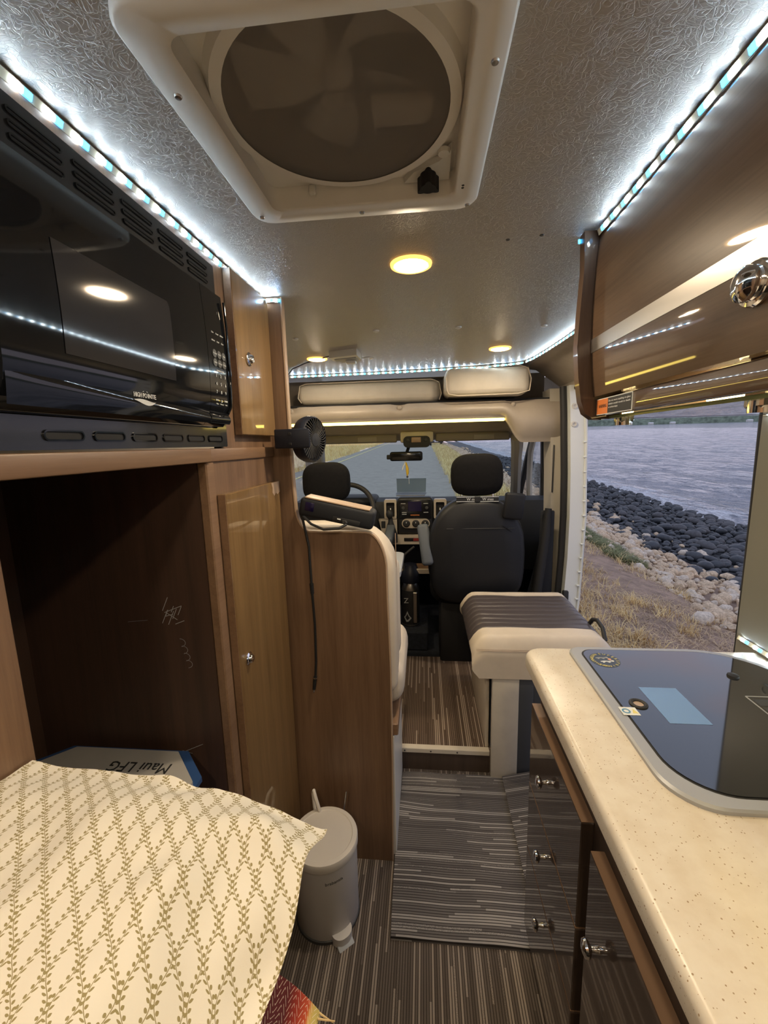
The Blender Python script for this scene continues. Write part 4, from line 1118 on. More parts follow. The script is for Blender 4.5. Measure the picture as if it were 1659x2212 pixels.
# ---------------------------------------------------------------- cab seats
def seat(nm, label, cx, y, zt, s, cloth, strap=True, cover=True):
    """seat seen from behind; cx centre, y rear face of the headrest, zt top of the headrest, s scale"""
    t = thing(nm, label, 'car seat', (cx, y+.15, -1.44), 'cab seats')
    def soft(w, h, d, c, r, m, name, pw=2.6, wob=.006):
        # superellipse slab
        b = B(); nu, nv = 40, 14; v = []; f = []
        for j in range(nv+1):
            q = -1 + 2*j/nv; k = (1-abs(q)**3.2)**(1/3.2) if abs(q) < 1 else 0
            for i in range(nu):
                a = 2*math.pi*i/nu; ca, sa = math.cos(a), math.sin(a)
                x = w/2*abs(ca)**(2/pw)*(1 if ca > 0 else -1)*(.55+.45*k); z = h/2*abs(sa)**(2/pw)*(1 if sa > 0 else -1)*(.55+.45*k)
                z2 = z
                x *= 1 - r*max(0, (z2/(h/2)))**2
                p = Vector((c[0]+x, c[1]+d/2*q, c[2]+z))
                p += Vector((mnoise.noise(p*7), mnoise.noise(p*7+Vector((3, 1, 7))), mnoise.noise(p*7+Vector((8, 8, 2)))))*wob
                v.append(p)
        for j in range(nv):
            for i in range(nu): f.append((j*nu+i, j*nu+(i+1) % nu, (j+1)*nu+(i+1) % nu, (j+1)*nu+i))
        f += [tuple(range(nu-1, -1, -1)), tuple(nv*nu+i for i in range(nu))]
        return obj(name, b.add(v, f), MT[m], t, 60)
    hh = .235*s; hw = .285*s
    soft(hw, hh, .13, (cx, y+.065, zt-hh/2), .07, cloth, 'headrest', 3.3, .003)
    bt = zt - hh - .012
    bb = soft(.545*s, .62*s, .17, (cx, y+.075, bt-.31*s), .30, 'seatback' if cover else cloth, 'backrest', 3.6, .008)
    for dx in (-.085, .085):
        obj('headrest_post', B().cyl((cx+dx*s, y+.03, bt-.05), (cx+dx*s, y+.03, bt+.055), .0055, .0055, 10), MT['chrome'], t)
    if strap:
        sp = obj('strap', B().rbox((cx-.115*s, y+.012, bt-.018), (cx+.115*s, y+.018, bt+.012), .002, 1), MT['black'], t)
        for z in (-.017, .009): obj('strap_edge', B().box((cx-.115*s, y+.0105, bt+z), (cx+.115*s, y+.0122, bt+z+.0028)), MT['whiteink'], sp)
        for dx in (-.04, .045):
            obj('strap_lettering', text_b('W mas', .022, basis((1, 0, 0), (0, 0, 1), (cx+dx*s+.012, y+.0105, bt-.003))), MT['whiteink'], sp, 0)
        obj('strap_buckle', B().rbox((cx-.016, y+.006, bt-.020), (cx+.016, y+.014, bt+.014), .003, 1), MT['black'], t)
    obj('seam', B().tube([(cx-.17*s, y-.009, bt-.165*s), (cx, y-.0115, bt-.163*s), (cx+.20*s, y-.008, bt-.163*s)], .0018, 5), MT['darkgrey'], t)
    soft(.52*s, .16, .34, (cx, y+.27, bt-.62*s+.03), .0, cloth, 'seat_cushion', 3.2, .006)
    part('seat_base', (cx-.21, y+.12, -1.44), (cx+.21, y+.42, bt-.62*s-.02), MT['matteblack'], t, .02, 2)
    return t, bt
ps, pbt = seat('passenger_seat', 'black passenger seat with dark vinyl back seen from behind', .305, 2.40, -.067, 1.04, 'seatblk')
obj('armrest', B().rbox((-.035, -.030, -.125), (.035, .035, .125), .02, 3).xf(Matrix.Translation((.005, 2.46, -.605)) @ Matrix.Rotation(math.radians(-8), 4, 'Y') @ Matrix.Rotation(math.radians(-20), 4, 'X')), MT['dashgrey'], ps, 50)
obj('recliner_cover', B().rbox((-.055, -.02, -.075), (.055, .03, .075), .014, 3).xf(Matrix.Translation((.505, 2.385, -.365)) @ Matrix.Rotation(math.radians(6), 4, 'Y')), MT['seatback'], ps, 50)
obj('crease', B().tube([(.44, 2.392, -.475), (.47, 2.389, -.492), (.50, 2.392, -.515)], [.001, .004, .001], 6), MT['seatback'], ps, 60)
dv, dbt = seat('driver_seat', 'black driver seat behind the power pack', -.612, 2.52, -.103, 1.06, 'seatblk', True, False)
obj('armrest', B().rbox((-.03, -.16, -.03), (.03, .16, .03), .02, 3).xf(Matrix.Translation((-.245, 2.86, -.625)) @ Matrix.Rotation(math.radians(8), 4, 'X')), MT['dashgrey'], dv, 50)

bl = thing('seat_belt', 'black seat belt and cover running down beside the passenger seat', 'seat belt', (.66, 2.5, -1.2))
obj('webbing', B().grid(lambda u, v: (.735 - .13*u**1.5 + (.055*(v-.5)), 2.545 - .06*u + .02*v, -.44 - .62*u), 12, 3), MT['black'], bl, 60)
obj('belt_cover', B().tube([(.742, 2.55, -.405), (.725, 2.53, -.55), (.695, 2.50, -.75), (.665, 2.47, -.95), (.65, 2.45, -1.06)], [.020, .030, .030, .028, .02], 8), MT['matteblack'], bl, 60)
obj('belt_trim', B().rbox((.70, 2.56, -1.02), (.785, 2.58, -.42), .02, 2), MT['dash'], bl, 40)

# ---------------------------------------------------------------- dashboard
db = thing('dashboard', 'dark dashboard with radio, round heater knobs and pale surround', 'dashboard', (0, 3.3, -1.0))
dp = [(3.10, -.43), (3.25, -.415), (3.6, -.46), (4.02, -.62), (4.02, -1.0), (3.25, -1.0), (3.12, -.78), (3.06, -.62), (3.07, -.50)]
obj('dash_body', B().prism(dp, 'x', -.98, .92), MT['dash'], db, 40)
part('centre_stack', (-.196, 3.005, -.665), (.062, 3.12, -.388), MT['black'], db, .025, 3)
part('stack_face', (-.182, 3.0, -.545), (.050, 3.01, -.405), MT['screen'], db, .006, 2)
part('radio_screen', (-.118, 2.997, -.490), (-.020, 3.002, -.418), MT['bluescreen'], db, .003, 1)
for x in (-.152, .018):
    obj('radio_knob', B().lathe([(.012, 0), (.011, .010), (0, .011)], (x, 3.0, -.463), (0, -1, 0), 18), MT['darkgrey'], db, 40)
for (x, z) in ((-.145, -.497), (-.145, -.510), (.012, -.497), (-.152, -.432), (.012, -.432)):
    part('radio_button', (x-.017, 2.997, z-.003), (x+.017, 3.002, z+.003), MT['greyink'], db, .001, 1)
part('tape_slot', (-.10, 2.998, -.520), (-.035, 3.002, -.514), MT['orangeink'], db, .001, 1)
hp = rrect(-.164, .040, -.612, -.544, .034, 8)
obj('heater_panel', B().prism(hp, 'y', 2.992, 3.004), MT['silver'], db, 40)
for x in (-.130, -.062, .006):
    k = obj('heater_knob', B().lathe([(.027, 0), (.026, .006), (.020, .008), (.018, .020), (0, .021)], (x, 2.992, -.578), (0, -1, 0), 26), MT['black'], db, 40)
    obj('knob_mark', B().box((x-.002, 2.9695, -.572), (x+.002, 2.9712, -.562)), MT['whiteink'], k, 0)
cs = [(-.335, -.548), (-.20, -.548), (-.20, -.665), (.062, -.665), (.075, -.60), (.085, -.60), (.075, -.735), (-.27, -.735), (-.30, -.705)]
obj('pale_surround', B().prism(cs, 'y', 3.0, 3.05), MT['silver'], db, 30)
part('switch_bar', (-.150, 2.996, -.712), (.030, 3.002, -.686), MT['screen'], db, .006, 2)
part('hazard_switch', (-.082, 2.994, -.710), (-.040, 2.998, -.688), mat('dark_red', (.20, .02, .02), .4), db, .003, 1)
def vent(x0, x1):
    o = rrect(x0, x1, -.545, -.402, .012, 4); i = rrect(x0+.014, x1-.014, -.530, -.424, .008, 4)
    s_ = obj('air_vent', B().ring(o, i, 'y', 3.005, 3.05), MT['silver'], db, 40)
    obj('vent_dark', B().prism(i, 'y', 3.03, 3.045), MT['matteblack'], s_, 0)
    obj('vent_tab', B().rbox(((x0+x1)/2-.004, 3.015, -.485), ((x0+x1)/2+.004, 3.03, -.468), .002, 1), MT['whiteink'], s_)
vent(-.292, -.202); vent(.070, .160)
part('small_switch', (-.315, 2.996, -.612), (-.285, 3.002, -.560), MT['black'], db, .004, 1)
gb = B().lathe([(.050, -.715), (.048, -.66), (.030, -.60), (.018, -.56), (.016, -.535)], (-.245, 2.985, 0), (0, 0, 1), 20)
obj('gear_boot', gb, MT['black'], db, 50)
obj('gear_knob', B().ball((-.250, 2.975, -.505), (.026, .026, .034), 18, 12), MT['rubber'], db, 60)
part('instrument_hood', (-.80, 3.07, -.46), (-.36, 3.35, -.395), MT['dash'], db, .04, 3)
part('lower_shelf', (-.20, 2.86, -.905), (.06, 3.02, -.885), MT['band2'], db, .003, 1)
part('shelf_lip', (-.20, 2.850, -.915), (.06, 2.862, -.878), MT['silver'], db, .003, 1)
sw_ = thing('steering_wheel', 'black steering wheel behind the driver seat', 'steering wheel', (-.55, 2.9, -.6))
SM = Matrix.Translation((-.552, 2.90, -.455)) @ Matrix.Rotation(math.radians(62), 4, 'X')
obj('rim', B().tube([(.192*math.cos(2*math.pi*i/48), .192*math.sin(2*math.pi*i/48), 0) for i in range(48)], .018, 10, True).xf(SM), MT['rubber'], sw_, 60)
obj('hub', B().rbox((-.075, -.06, -.05), (.075, .06, -.012), .02, 3).xf(SM), MT['black'], sw_, 50)
for a in (0, 180, 270):
    c_, s_ = math.cos(math.radians(a)), math.sin(math.radians(a))
    obj('spoke', B().tube([(.05*c_, .05*s_, -.03), (.18*c_, .18*s_, 0)], .013, 8).xf(SM), MT['darkgrey'], sw_, 60)
obj('column', B().cyl((-.552, 2.92, -.47), (-.552, 3.10, -.56), .04, .05, 16), MT['black'], sw_, 40)
dt = thing('glass_reflection', 'pale sheet on the dashboard top standing in for a windscreen reflection', 'reflection', (-.1, 3.6, -.47))  # added sheets imitate a pale reflection in the windscreen
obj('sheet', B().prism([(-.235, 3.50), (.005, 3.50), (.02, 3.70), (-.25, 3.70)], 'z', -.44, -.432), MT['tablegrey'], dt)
obj('raised_sheet', B().add([(-.24, 3.70, -.43), (.015, 3.70, -.43), (.02, 3.80, -.315), (-.25, 3.80, -.315), (-.24, 3.704, -.43), (.015, 3.704, -.43), (.02, 3.804, -.315), (-.25, 3.804, -.315)], [(0, 1, 2, 3), (7, 6, 5, 4), (0, 4, 5, 1), (1, 5, 6, 2), (2, 6, 7, 3), (3, 7, 4, 0)]), mat('reflection_pale', (.66, .74, .76), .6), dt)  # brightness of the reflection is put into this pale colour

# sun visors, roof console, mirror, tassel
def visor(x0, x1, label):
    t = thing('sun_visor', label, 'sun visor', ((x0+x1)/2, 3.06, 0), 'sun visors')
    obj('flap', B().rbox((x0, 3.02, .008), (x1, 3.045, .066), .010, 3), mat('visor_vinyl', (.17, .15, .125), .7), t, 50)
    c = (x0+x1)/2 + .08
    obj('visor_label', B().rbox((c-.07, 3.018, .016), (c+.07, 3.021, .052), .002, 1), mat('visor_label', (.22, .20, .17), .6), t)
visor(-.78, -.19, 'brown grey sun visor folded up on the driver side')
visor(.085, .60, 'brown grey sun visor folded up on the passenger side')
rc = thing('roof_console', 'beige roof console with dark light panel above the mirror', 'console', (-.05, 3.06, -.02))
part('console_body', (-.165, 2.99, .004), (.070, 3.07, .082), MT['plasticbeige'], rc, .014, 2)
obj('light_panel', B().prism(rrect(-.142, .046, -.030, .050, .03, 6), 'y', 2.975, 3.04), MT['dash'], rc, 40)
part('lamp_lens', (-.085, 2.970, .005), (-.018, 2.977, .042), mat('amber_lens', (.30, .20, .13), .3), rc, .012, 3)
for x in (-.11, .015): obj('console_button', B().lathe([(.012, 0), (.011, .004), (0, .005)], (x, 2.975, .022), (0, -1, 0), 14), MT['black'], rc, 40)
rm = thing('rear_view_mirror', 'black rear view mirror hanging from the windscreen', 'mirror', (-.13, 3.06, -.12))
obj('mirror_body', B().rbox((-.245, 3.03, -.125), (-.008, 3.07, -.058), .016, 3), MT['matteblack'], rm, 40)
part('mirror_end', (-.268, 3.035, -.112), (-.24, 3.06, -.078), MT['black'], rm, .006, 2)
obj('mirror_face', B().rbox((-.232, 3.027, -.117), (-.022, 3.031, -.066), .012, 2), MT['screen'], rm, 40)
obj('mirror_arm', B().cyl((-.12, 3.06, -.06), (-.10, 3.09, .0), .012, .012, 12), MT['black'], rm)
hg = thing('hanging_tassel', 'yellow and white tassel hanging below the rear view mirror', 'ornament', (-.13, 3.04, -.28))
obj('cord', B().tube([(-.135, 3.045, -.12), (-.132, 3.045, -.16)], .0025, 6), MT['whiteink'], hg)
obj('yellow_ribbon', B().tube([(-.128, 3.045, -.135), (-.120, 3.04, -.18), (-.118, 3.04, -.215), (-.122, 3.04, -.235)], [.004, .011, .010, .002], 8), mat('yellow_cloth', (.62, .44, .05), .8), hg, 60)
obj('white_ribbon', B().tube([(-.134, 3.045, -.135), (-.148, 3.04, -.165), (-.156, 3.04, -.19)], [.004, .005, .003], 6), MT['whiteink'], hg, 60)
obj('bead', B().ball((-.120, 3.04, -.240), .008, 10, 6), MT['darkgrey'], hg)
obj('thread', B().tube([(-.112, 3.04, -.19), (-.108, 3.04, -.29)], .0012, 5), MT['whiteink'], hg)

# steel drinking bottle on the cab floor
wb = thing('drinking_bottle', 'steel drinking bottle with dark lid and straw handle on the cab floor', 'bottle', (-.105, 2.88, -1.30))
BX, BY, BZ = -.105, 2.88, -1.30
_BM = Matrix.Translation((BX, BY, BZ)) @ Matrix.Scale(1.58, 4) @ Matrix.Translation((-BX, -BY, -BZ))
def bob(nm, b, *a): return obj(nm, b.xf(_BM), *a)
bob('bottle_body', B().lathe([(.036, 0), (.040, .004), (.040, .175), (.034, .195), (.030, .205)], (BX, BY, BZ), (0, 0, 1), 28), MT['steel'], wb, 40)
bob('bottle_wrap', B().lathe([(.0405, .012), (.0408, .014), (.0408, .168), (.0405, .170)], (BX, BY, BZ), (0, 0, 1), 28, False), mat('black_wrap', (.016, .016, .018), .45), wb, 40)
bob('wrap_gap', B().rbox((BX+.012, BY-.0432, BZ+.02), (BX+.032, BY-.026, BZ+.165), .003, 1), MT['steel'], wb)
bob('bottle_neck', B().lathe([(.031, .195), (.031, .222)], (BX, BY, BZ), (0, 0, 1), 28), MT['steel'], wb, 40)
bob('bottle_lid', B().lathe([(.042, .205), (.044, .215), (.044, .250), (.036, .262), (.030, .285), (0, .287)], (BX, BY, BZ), (0, 0, 1), 28), MT['navy'], wb, 40)
bob('lid_spout', B().tube([(BX-.025, BY-.02, BZ+.255), (BX-.032, BY-.02, BZ+.30), (BX-.022, BY-.02, BZ+.335), (BX+.02, BY-.02, BZ+.37)], .005, 8), MT['darkgrey'], wb, 60)
def lozenge(cx_, cz_, s):
    r = 0.0412
    P = [(0, 1), (.35, .2), (.75, -.25), (.2, -.9), (-.2, -1), (-.7, -.2), (-.35, .15)]
    I = [(0, .55), (.2, .1), (.45, -.2), (.1, -.6), (-.1, -.65), (-.42, -.15), (-.2, .1)]
    f_ = lambda p: (cx_ + p[0]*s, cz_ + p[1]*s)
    bb = B().ring([f_(p) for p in P], [f_(p) for p in I], 'y', 0, .0006)
    return bb.warp(lambda p: (BX + r*math.sin(p.x/r), BY - (r+p.y)*math.cos(p.x/r), p.z))
bob('stone_mark', lozenge(-.014, BZ+.050, .026), MT['greyink'], wb, 0)
bob('letter_mark', text_b('Z', .034, basis((1, 0, 0), (0, 0, 1), (BX-.018, BY-.0405, BZ+.125))), MT['greyink'], wb, 0)
struct('floor_cab_step', B().rbox((-.42, 2.74, -1.44), (.02, 3.24, -1.30), .01, 1), MT['cabcarpet'], 'dark carpeted hump of the cab floor', 'floor')
# ---------------------------------------------------------------- floor mat
mt = thing('floor_mat', 'grey brown ribbed floor mat with a folded right edge', 'mat', (.15, 1.37, ZF))
def matz(x, y):
    return ZF + .010 + .005*mnoise.noise(Vector((x*7, y*5, 1))) + .012*math.exp(-((y-1.52)/.05)**2)*max(0, (.05-x)/.17)
def _mat(u, v):
    y = 1.045 + .655*v; x0 = -.114 - .004*math.sin(v*5); x1 = .34 + .06*v
    x = x0 + (x1-x0)*u
    z = matz(x, y)
    return (x, y, z)
b = B().grid(_mat, 40, 60)
for fn_ in (lambda u, v: tuple(Vector(_mat(u, 0)) - Vector((0, .002*v, (_mat(u, 0)[2]-ZF)*v))), lambda u, v: tuple(Vector(_mat(0, u)) - Vector((.002*v, 0, (_mat(0, u)[2]-ZF)*v)))):
    b.grid(fn_, 40, 2)
obj('mat_sheet', b, MT['mat'], mt, 60)
# flap lying doubled up against the bench and door step, rising to the right
def _flap(u, v):
    y = 1.15 + .535*v
    xl = .335 - .005*(1-v); x = xl + (.17*v + .01)*u
    z = matz(xl, y) + .014 + .045*v*u
    return (x, y, z)
b = B().grid(_flap, 12, 30)
b.grid(lambda u, v: (_flap(0, u)[0] + .003*v, _flap(0, u)[1], _flap(0, u)[2] - .014*v), 30, 2)
b.grid(lambda u, v: (_flap(u, 1)[0], _flap(u, 1)[1], _flap(u, 1)[2] - .014*v), 12, 2)
obj('folded_flap', b, MT['mat'], mt, 60)

# ---------------------------------------------------------------- pedal bin
pb = thing('pedal_bin', 'small warm white pedal bin standing on the floor by the partition', 'bin', (-.325, 1.115, ZF))
C = (-.325, 1.115, ZF)
obj('bin_body', B().lathe([(.098, .008), (.100, .012), (.1015, .245), (.1015, .252)], C, (0, 0, 1), 48), MT['bin'], pb, 40)
obj('bin_foot', B().lathe([(.103, 0), (.103, .010), (.098, .013)], C, (0, 0, 1), 48), MT['darkgrey'], pb, 40)
obj('bin_lid', B().lathe([(.1045, .2545), (.1055, .258), (.1055, .277), (.1035, .282), (.090, .284), (.088, .282), (.080, .2825), (0, .286)], C, (0, 0, 1), 48), MT['binlid'], pb, 30)
pdir = Vector((.62, -.78, 0)).normalized(); side = Vector((0, 0, 1)).cross(pdir)
PBM = Matrix(((side.x, pdir.x, 0, C[0]), (side.y, pdir.y, 0, C[1]), (0, 0, 1, ZF), (0, 0, 0, 1)))
obj('pedal_shroud', B().prism(rrect(-.032, .032, .060, .124, .028, 6), 'z', .0, .028).xf(PBM), MT['bin'], pb, 40)
obj('pedal', B().rbox((-.026, .075, .030), (.026, .128, .038), .006, 2).xf(PBM @ Matrix.Rotation(math.radians(-16), 4, 'X')), MT['tablegrey'], pb, 40)
obj('handle', B().tube([(-.372, 1.197, ZF+.252), (-.382, 1.212, ZF+.28), (-.387, 1.22, ZF+.33), (-.382, 1.214, ZF+.345), (-.374, 1.200, ZF+.335), (-.362, 1.197, ZF+.29), (-.355, 1.205, ZF+.255)], .006, 8), MT['binlid'], pb, 60)
obj('side_rod', B().tube([(-.288, 1.222, ZF+.235), (-.274, 1.232, ZF+.33)], .0025, 6), MT['steel'], pb)
bt_ = text_b('brabantia', .015, Matrix.Identity(4), ext=.0002)
ca = math.atan2(-.78, .42)
bt_.warp(lambda p: (C[0] + (.1018+p.z)*math.cos(ca+p.x/.1018), C[1] + (.1018+p.z)*math.sin(ca+p.x/.1018), ZF+.215+p.y))
obj('brand_lettering', bt_, MT['darkgrey'], pb, 0)
tag(obj('dark_cable_end', B().tube([(-.44, 1.20, ZF+.01), (-.43, 1.23, ZF+.06), (-.435, 1.26, ZF+.10)], .006, 8), MT['black']), 'short black cable stub behind the pedal bin', 'cable')

# ---------------------------------------------------------------- storage bin in the niche
sb_ = thing('storage_bin', 'pale storage bin with blue rim and handwriting inside the niche', 'box', (-.74, .62, -1.10))
oct_ = lambda x0, x1, y0, y1, c: [(x0+c, y0), (x1-c, y0), (x1, y0+c), (x1, y1-c), (x1-c, y1), (x0+c, y1), (x0, y1-c), (x0, y0+c)]
obj('bin_tub', B().prism(oct_(-.93, -.515, .40, .835, .06), 'z', -1.099, -.735), MT['bluebin'], sb_)
obj('bin_lid', B().prism(oct_(-.95, -.500, .38, .855, .075), 'z', -.735, -.724), MT['bluebin'], sb_)
obj('lid_sheet', B().prism(oct_(-.94, -.508, .385, .843, .085), 'z', -.724, -.716), MT['bintop'], sb_)
obj('handwriting', text_b('Maui LFG', .042, basis((-1, 0, 0), (0, -1, 0), (-.655, .790, -.7155)), width=.145), MT['ink'], sb_, 0)
hw_ = B(); random.seed(5)
for i in range(9):
    x = -.585 - .013*i; hw_.tube([(x, .742 - .006*random.random(), -.7155), (x-.004, .730, -.7153), (x-.008, .742 - .008*random.random(), -.7155)], .0011, 4)
obj('handwriting', hw_, MT['ink'], sb_, 0)

# ---------------------------------------------------------------- bed with the printed pillow and the red blanket
bd = thing('bed_base', 'dark bed platform with mattress under the printed pillow', 'bed', (-.31, -.1, ZF))
part('platform', (-.470, -.85, ZF), (-.165, .265, -.62), MT['black'], bd, .01, 2)
part('mattress', (-.470, -.85, -.62), (-.160, .285, -.485), MT['navy'], bd, .03, 3)
def sm(t): t = max(0, min(1, t)); return t*t*(3-2*t)
def pil(u, v):
    # u across to the aisle, v away from the lens
    cor = sm((u-.80)/.2)*sm((v-.84)/.16)
    x = -.469 + .344*u + .012*cor; y = -.22 + .622*v - .012*sm((v-.9)/.1)*math.sin(u*3.0)*.5
    z = -.350 - .100*sm((u-.62)/.38)**1.4*(1-.55*sm((v-.70)/.3))
    z -= sm((v-.86)/.14)**2*(.010 + .020*u)
    d = sm((v-.55)/.45)*sm((u-.2)/.5)
    z += .008*mnoise.noise(Vector((x*9, y*6, 2))) + d*.008*math.sin(x*34 + 3*mnoise.noise(Vector((x*12, y*12, 0))))
    z += .0035*mnoise.noise(Vector((x*30, y*24, 7)))*(1 + 2.5*d) - .004*abs(mnoise.noise(Vector((x*16+y*9, y*7-x*4, 3))))
    x += sm((u-.85)/.15)*.005*math.sin(y*46)*(1-cor)
    return (x, y, z)
def puv(u, v):
    a = -.42
    X_, Y_ = .40*u, .622*v
    return (X_*math.cos(a) - Y_*math.sin(a), Y_*math.cos(a) + X_*math.sin(a))
b = B().grid(pil, 110, 130, puv)
def pil_low(u, v):
    p = pil(u, v); h = .115*sm((1-u)/.22)*sm((1-v)/.18)
    return (p[0], p[1], max(p[2] - h, -.484))
b.grid(pil_low, 55, 65, puv)
tag(obj('printed_pillow', b, MT['vineprint'], None, 60), 'cream pillow printed with olive leafy vines in the foreground', 'pillow')
def blk(u, v):
    x = -.180 + .072*u; y = .14 + .180*v
    z = -.482 - .052*u**1.6 - .02*sm((v-.6)/.4) + .004*math.sin(v*18 + u*4)
    return (x, y, z)
bk_ = thing('red_blanket', 'red and maroon chevron blanket with fringe peeking out under the pillow', 'blanket', (-.13, .22, -.55))
b = B().grid(blk, 20, 40, lambda u, v: (.14*u + .0, .30*v))
b.grid(lambda u, v: (blk(u, v)[0], blk(u, v)[1], blk(u, v)[2]-.006), 20, 40, lambda u, v: (.14*u, .30*v))
obj('woven_cloth', b, MT['chevron'], bk_, 60)
fr_m = mat('tan_fringe', (.60, .44, .22), .9)
random.seed(8)
for i in range(22):
    p = Vector(blk(1, .30 + .69*i/21)); d = Vector((.010 + .006*random.random(), .006*(random.random()-.3), -.004-.006*random.random()))
    obj('fringe', B().tube([p, p + d*.6, p + d*1.2 + Vector((0, .002, -.003))], [.0009, .0008, .0005], 5), fr_m, bk_, 60)
# ---------------------------------------------------------------- outdoors (level frame, van noses slightly down)
RO = Matrix(((1.0, 0.0, .0021), (-.0001, .9995, .0302), (-.0021, -.0302, .9995)))     # van -> level
RI = RO.transposed().to_4x4()                                                          # level -> van
def G(x):
    """ground height across the road, verge, beach and sea bed"""
    P = [(-60, -1.2), (-12, -1.9), (-8, -2.2), (-6.8, -2.12), (1.3, -2.10), (2.2, -2.14), (3.3, -2.30), (4.2, -2.60), (5.4, -2.92), (7.5, -3.12), (10.2, -3.42), (14, -4.2), (60, -8)]
    for (a, za), (b, zb) in zip(P[:-1], P[1:]):
        if x <= b: return za + (zb-za)*(max(x, a)-a)/(b-a)
    return P[-1][1]
SEA = -3.40
def ground(nm, x0, x1, y0, y1, nx, ny, m, label, cat, kind='structure', amp=0, dz=0):
    b = B()
    def fn(u, v):
        x = x0 + (x1-x0)*u; y = y0 + (y1-y0)*v**1.8
        return (x, y, G(x) + dz + amp*mnoise.noise(Vector((x*.9, y*.9, 4))))
    b.grid(fn, nx, ny).xf(RI)
    return obj(nm, b, m, None, 80, label, cat, kind=kind)
M_road = mat('asphalt', (.37, .345, .275), .9, var=.12, vscale=3, bmp=.3, bscale=60, bdist=.01)
M_soil = mat('dry_soil', (.30, .205, .145), .95, var=.35, vscale=6, bmp=.6, bscale=24, bdist=.02)
M_rubble = mat('coral_grit', (.24, .165, .12), .95, var=.3, vscale=14, bmp=.6, bscale=30, bdist=.02)
M_bed = mat('wet_pebble_bed', (.035, .037, .042), .6, var=.4, vscale=8, bmp=.6, bscale=16, bdist=.03)
M_straw = mat('dry_grass', (.84, .58, .28), .9, var=.35, vscale=3)
M_green = mat('green_creeper', (.20, .21, .09), .8, var=.4, vscale=6)
M_coral = mat('pale_coral_stone', (.64, .49, .33), .9, var=.35, vscale=7, bmp=.6, bscale=22, bdist=.012)
M_coral2 = mat('white_coral_stone', (.66, .56, .44), .9, var=.3, vscale=9, bmp=.6, bscale=26, bdist=.012)
M_basalt = mat('dark_basalt', (.040, .045, .052), .55, var=.35, vscale=5, bmp=.3, bscale=30, bdist=.006)
M_basalt2 = mat('grey_basalt', (.075, .075, .080), .65, var=.3, vscale=5, bmp=.3, bscale=30, bdist=.006)
ground('ground_road', -7.2, 1.3, -6, 150, 10, 30, M_road, 'grey asphalt road ahead of the van', 'road')
b = B().add([(-6.15, 6, G(-6.1)+.012), (-6.0, 6, G(-6)+.012), (-6.0, 150, G(-6)+.012), (-6.15, 150, G(-6.1)+.012)], [(0, 1, 2, 3)]).xf(RI)
obj('road_line', b, MT['yellowink'], None, 0, 'thin pale line along the far edge of the road', 'road marking', kind='structure')
ground('ground_verge_left', -60, -7.2, -6, 200, 30, 40, M_straw, 'dry yellow grass bank left of the road', 'grass bank', amp=.25)
ground('ground_verge', 1.3, 3.5, -4, 90, 24, 120, M_soil, 'brown dry soil of the verge outside the door', 'ground', amp=.05)
ground('ground_rubble', 3.4, 5.6, -4, 90, 24, 120, M_rubble, 'pale coral grit of the upper beach', 'ground', amp=.05, dz=-.02)
ground('ground_beach', 5.4, 14, -4, 110, 40, 120, M_bed, 'dark pebble bed sloping into the sea', 'ground', amp=.05, dz=-.06)

# sea: real swell near the shore, glossy water
def _sea():
    m, nt, p = newmat('dusk_sea')
    tc = nt.nodes.new('ShaderNodeTexCoord'); s = nt.nodes.new('ShaderNodeSeparateXYZ'); nt.links.new(tc.outputs['Object'], s.inputs[0])
    v = coords(nt, (1.5, .75, 1), rot=(0, 0, .25))
    h = X(nt, noise(nt, v, 2.3, 4, .6, .3))*.55 + X(nt, noise(nt, v, .85, 4, .55, .4))*1.25 + X(nt, noise(nt, v, .2, 2, .5))*.8
    bump(nt, p, h.s, 1.0, 1.1)
    foamn = X(nt, noise(nt, coords(nt, (1.0, .45, 1)), 1.3, 7, .68, 1.2))
    xx = X(nt, s.outputs[0])
    edge = ((xx*-1.0) + FOAM0)/3.4                    # 1 at the shore, 0 some metres out
    f = (foamn + edge.max(0.0).min(1.0)*.40 - .64)*8
    f = f.max(0.0).min(1.0)*(edge.max(0.0)*6).min(1.0)
    mx = nt.nodes.new('ShaderNodeMix'); mx.data_type = 'RGBA'; nt.links.new(f.s, mx.inputs[0])
    mx.inputs[6].default_value = (.20, .23, .29, 1); mx.inputs[7].default_value = (.72, .74, .78, 1)
    nt.links.new(mx.outputs[2], p.inputs['Base Color'])
    nt.links.new((f*.6 + .09).s, p.inputs['Roughness'])
    p.inputs['IOR'].default_value = 1.34; p.inputs['Specular IOR Level'].default_value = .9
    return m
SX0, SX1 = 9.3, 150.0
FOAM0 = 12.6 - (SX0+SX1)/2
M_sea = _sea()
def swell(x, y):
    k = .5 + .5*min(1, (x-9.3)/6)
    return SEA + k*(.07*math.sin(x*1.1 + .35*y + 2*mnoise.noise(Vector((x*.15, y*.15, 0)))) + .10*mnoise.noise(Vector((x*.5, y*.35, 1))) + .05*mnoise.noise(Vector((x*1.4, y*1.0, 5))))
b = B().grid(lambda u, v: (SX0 + (SX1-SX0)*u**2.2, 2 + 300*v**2.2, swell(SX0 + (SX1-SX0)*u**2.2, 2 + 300*v**2.2)), 120, 170).xf(RI)
obj('sea_near', b, M_sea, None, 80, 'lavender grey sea with breaking wavelets at the shore', 'sea', kind='structure')
FOAM0 = -1e4
M_sea2 = _sea()
b = B().grid(lambda u, v: (9 + 2600*u**2, -200 + 2900*v, SEA-.12), 20, 20).xf(RI)
obj('sea_far', b, M_sea2, None, 80, 'open sea reaching to the far headland', 'sea', kind='structure')

